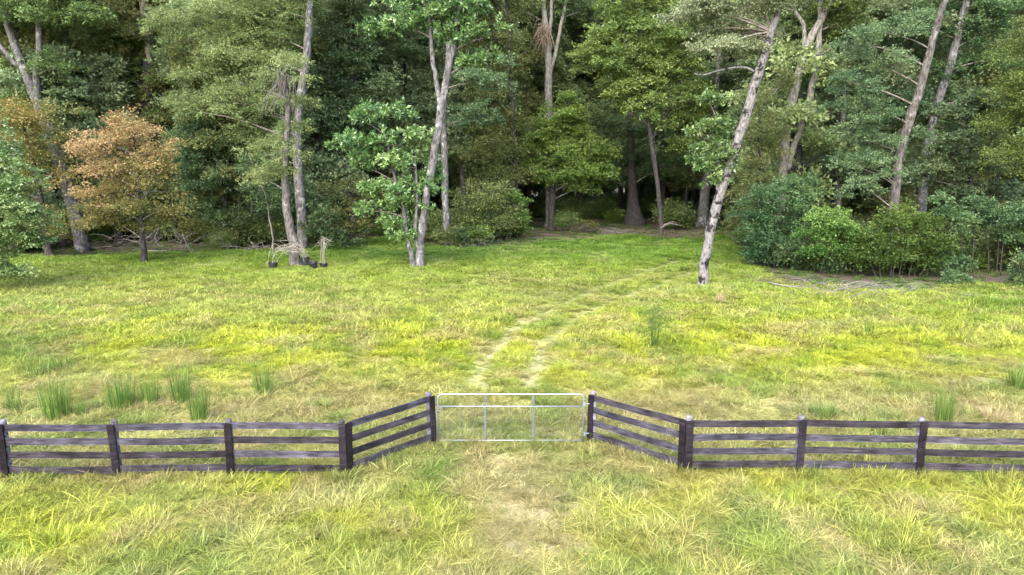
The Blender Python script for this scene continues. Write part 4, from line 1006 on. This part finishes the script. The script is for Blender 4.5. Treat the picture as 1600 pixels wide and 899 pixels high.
rush(412, 618, 34, 62, 90, 'slender rush clump alone in the yellow grass left of the gate', 8)
rush(1474, 658, 32, 56, 110, 'pale rush clump right behind the right hand fence', 9)
rush(1590, 608, 28, 46, 120, 'leafy green rush clump at the right edge by the bare patch', 10, lean=.25)
rush(1356, 527, 16, 26, 50, 'small dull rush tuft right of the small bare patch', 11)
rush(60, 588, 44, 34, 120, 'low dark rush tussock at the left among deep green grass', 12, lean=.35)
rush(100, 578, 36, 30, 90, 'second low dark tussock right of the left one', 13, lean=.35)
rush(1285, 652, 40, 28, 140, 'low green tussock behind the right fence near its second post', 14, lean=.4)
rush(1551, 655, 34, 22, 150, 'reddish dry tussock behind the right fence', 15, 0, 'rushdry', .7, 'dry_tussock', 'tussock', None)
rush(1125, 475, 16, 22, 60, 'small dry rush tuft right of the leaning patched trunk', 16, 0, 'rushdry', .2, 'dry_tussock', 'tussock', None)
rush(497, 553, 16, 20, 50, 'small deep green tuft in the middle left of the meadow', 17, 0, lean=.3)
# wispy weed
p = G(1023, 546); p[2] = zl(p); e = empty('wispy_weed', p); mb = MB(); random.seed(4); rng = np.random.default_rng(4); QC, QD = [], []
for k in range(13):
    az = random.uniform(0, 6.28); rr = random.uniform(.1, .8); hh = random.uniform(1.0, 1.75)
    end = p + np.array((math.cos(az) * rr, math.sin(az) * rr, hh)); P = bend_curve(p + np.array((random.gauss(0, .08), random.gauss(0, .08), 0)), end, -.04, 6, .03)
    mb.tube(P, np.linspace(.012, .004, 7), 4, cap=False)
    for q in P[3:]:
        for j in range(6): QC.append(q + np.array((random.gauss(0, .03), random.gauss(0, .03), random.uniform(-.1, .1)))); QD.append((random.uniform(-1, 1), random.uniform(-1, 1), 1.4))
child('stems', mb.mesh('stems'), M['rush'], e)
Q, v = leaves_of(rng, np.array(QC), unit(np.array(QD)), 6, .24, .13, .014, .3, 0); child('leaves', quadmesh('leaves', Q, v), L['bright'], e)
tag(e, 'tall wispy weed standing in the meadow left of the leaning patched trunk', 'weed')

# ------------------------------------------------------------------ the board fence
def rail_mesh(Lg, h, t, seed):
    rr = random.Random(seed); n = 8; V = []; ph = rr.uniform(0, 6); am = rr.uniform(.001, .005); bow = rr.uniform(-.020, .006)
    for i in range(n + 1):
        x = Lg * i / n; dz = am * math.sin(ph + i * .9) + bow * math.sin(math.pi * i / n); hy = .004 * math.sin(ph * 2 + i)
        c = .005
        for (y, z) in ((-t / 2 + c, -h / 2), (-t / 2, -h / 2 + c), (-t / 2, h / 2 - c), (-t / 2 + c, h / 2), (t / 2 - c, h / 2), (t / 2, h / 2 - c), (t / 2, -h / 2 + c), (t / 2 - c, -h / 2)):
            V.append((x, y + hy, z + dz))
    F = [(i * 8 + k, i * 8 + (k + 1) % 8, (i + 1) * 8 + (k + 1) % 8, (i + 1) * 8 + k) for i in range(n) for k in range(8)]
    F += [tuple(range(7, -1, -1)), tuple(n * 8 + k for k in range(8))]
    mb = MB(); mb.add(V, F); return mb.mesh('rail')

RAILS = (1.17, 0.86, 0.55, 0.24)                  # heights of the rail centres
RH, RT = 0.145, 0.038
def post_mesh():
    n = 14; mb = MB(); V = []
    prof = [(0.065, -.2), (0.066, 1.22), (0.066, 1.285), (0.055, 1.305), (0.02, 1.315)]
    for r, z in prof:
        for k in range(n): V.append((r * math.cos(2 * math.pi * k / n), r * math.sin(2 * math.pi * k / n), z))
    F = [(i * n + k, i * n + (k + 1) % n, (i + 1) * n + (k + 1) % n, (i + 1) * n + k) for i in range(len(prof) - 1) for k in range(n)]
    F += [tuple((len(prof) - 1) * n + k for k in range(n))]
    mb.add(V, F); me = mb.mesh('post'); me.materials.append(M['post']); return me
POSTM = post_mesh()
def cover_mesh(seed):
    me = rail_mesh(1.36, .150, .032, seed); me.name = 'cover_board'
    me.transform(Matrix.Rotation(-math.pi / 2, 4, 'Y'))
    return me
def fence(label, P, name='board_fence', skip_post=()):
    """posts behind, four rails on their near side, an upright board over each joint"""
    P = [np.array(q, float) for q in P]
    e = empty(name, (P[0][0], P[0][1], 0)); seed = int(abs(P[0][0] * 977)) % 1000
    for i, q in enumerate(P):
        a = P[max(i - 1, 0)]; b_ = P[min(i + 1, len(P) - 1)]; d = unit((b_ - a)[:2]); rz = math.atan2(d[1], d[0])
        nrm = np.array((d[1], -d[0]))                                   # towards the camera
        if nrm[1] > 0: nrm = -nrm
        z = zl(q); tl = random.uniform(-.012, .012)
        if i not in skip_post:
            o = bpy.data.objects.new('post', POSTM); COL.objects.link(o); o.parent = e; o.rotation_euler = (tl, tl * .7, rz + i)
            o.location = tuple(np.array((q[0], q[1])) - np.array((P[0][0], P[0][1]))) + (z - .01 + random.uniform(-.012, .012),)
        me = cover_mesh(seed + 50 + i); me.materials.append(M['cover'])
        o = bpy.data.objects.new('cover_board', me); COL.objects.link(o); o.parent = e; o.rotation_euler = (0, tl * 1.5, rz)
        off = .067 + RT + .003 + .018 + .006
        c = q[:2] + nrm * off - P[0][:2]; o.location = (c[0], c[1], z - .12)
        if i < len(P) - 1:
            d2 = unit((P[i + 1] - q)[:2]); n2 = np.array((d2[1], -d2[0])); n2 = n2 if n2[1] < 0 else -n2
            Lg = np.linalg.norm((P[i + 1] - q)[:2]); z2 = zl(P[i + 1])
            for k, hz in enumerate(RAILS):
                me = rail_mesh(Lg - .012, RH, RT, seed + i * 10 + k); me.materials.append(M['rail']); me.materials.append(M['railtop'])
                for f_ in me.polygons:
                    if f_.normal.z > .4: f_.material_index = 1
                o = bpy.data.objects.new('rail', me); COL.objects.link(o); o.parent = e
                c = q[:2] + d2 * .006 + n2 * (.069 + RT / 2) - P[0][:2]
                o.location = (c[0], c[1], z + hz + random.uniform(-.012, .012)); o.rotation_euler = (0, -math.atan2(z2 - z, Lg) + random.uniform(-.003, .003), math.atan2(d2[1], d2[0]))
    return tag(e, label, 'fence', 'weathered four rail board fences')
random.seed(21)
LF = [G(-338, 746), G(-164, 745), G(15, 744), G(187, 742), G(364, 740), G(538, 737)]
fence('long weathered four rail fence running off to the left', LF)
fence('short slanting fence wing left of the gate', [G(542, 736), G(672, 690)], skip_post=(0,))
fence('short slanting fence wing right of the gate', [G(926, 688), G(1069, 735)], skip_post=(1,))
fence('long weathered four rail fence running off to the right', [G(1073, 736), G(1245, 735), G(1431, 738), G(1612, 741), G(1790, 744)])

# ------------------------------------------------------------------ the gate
g0, g1 = G(685, 691), G(911, 691)
gw = g1[0] - g0[0]; gz = zl((g0 + g1) / 2) + 0.06; ge = empty('field_gate', (g0[0], g0[1], gz)); GH, GR = 1.16, .019
mb = MB(); rc = .12
loop = [(0, 0, 0), (0, 0, GH - rc)] + [(rc - rc * math.cos(a_), 0, GH - rc + rc * math.sin(a_)) for a_ in np.linspace(.2, math.pi / 2, 6)] + [(gw - rc + rc * math.sin(a_), 0, GH - rc + rc * math.cos(a_)) for a_ in np.linspace(0, math.pi / 2 - .2, 6)] + [(gw, 0, GH - rc), (gw, 0, 0)]
mb.tube(loop, GR, 10); mb.build('frame', M['galv'], ge, True)
for z_, nm in ((GH - .30, 'middle_rail'), (0.012, 'bottom_rail')):
    mb = MB(); mb.tube([(.02, 0, z_), (gw / 2, 0, z_ - .004), (gw - .02, 0, z_)], GR * .95, 10); mb.build(nm, M['galv'], ge, True)
for f_ in (.325, .655):
    mb = MB(); mb.box((gw * f_, -.005, GH / 2), (.046, .02, GH - .03))
    for z_ in np.linspace(.1, GH - .42, 6): mb.box((gw * f_, -.02, z_), (.06, .012, .016))
    mb.build('stay', M['stay'], ge)
mb = MB()
for k in range(1, 24):
    x_ = gw * k / 24; mb.tube([(x_, .02, .01), (x_ + .003, .02, GH - .30)], .0035, 4, cap=False)
for z_ in (.14, .30, .48, .68): mb.tube([(0, .02, z_), (gw, .02, z_)], .0013, 4, cap=False)
for z_ in np.linspace(.08, .78, 9):
    for x_ in (.03, gw - .03): mb.box((x_, .0, z_), (.03, .03, .012))
tag(mb.build('wire_mesh', M['wire'], ge), kind='stuff')
for z_ in (GH - .24, .18):
    mb = MB(); mb.tube([(gw + .03, 0, z_ - .05), (gw + .03, 0, z_ + .05)], .03, 8); mb.tube([(gw + .03, 0, z_), (gw + .16, .03, z_)], .012, 6); mb.build('hinge', M['galv'], ge)
mb = MB()
cpts = [(.02, -.03, GH - .30), (.10, -.045, GH - .33), (.11, -.04, GH - .38), (.03, -.04, GH - .42), (-.05, -.02, GH - .44), (-.10, .0, GH - .40)]
for a_, b_ in zip(cpts[:-1], cpts[1:]): mb.tube([a_, tuple((np.array(a_) + np.array(b_)) / 2), b_], [.014, .010, .014], 6)
mb.box((.10, -.045, GH - .36), (.04, .03, .06)); mb.build('latch_chain', M['chain'], ge)
tag(ge, 'galvanised tube gate with wire mesh between the two slanting fence wings', 'gate')
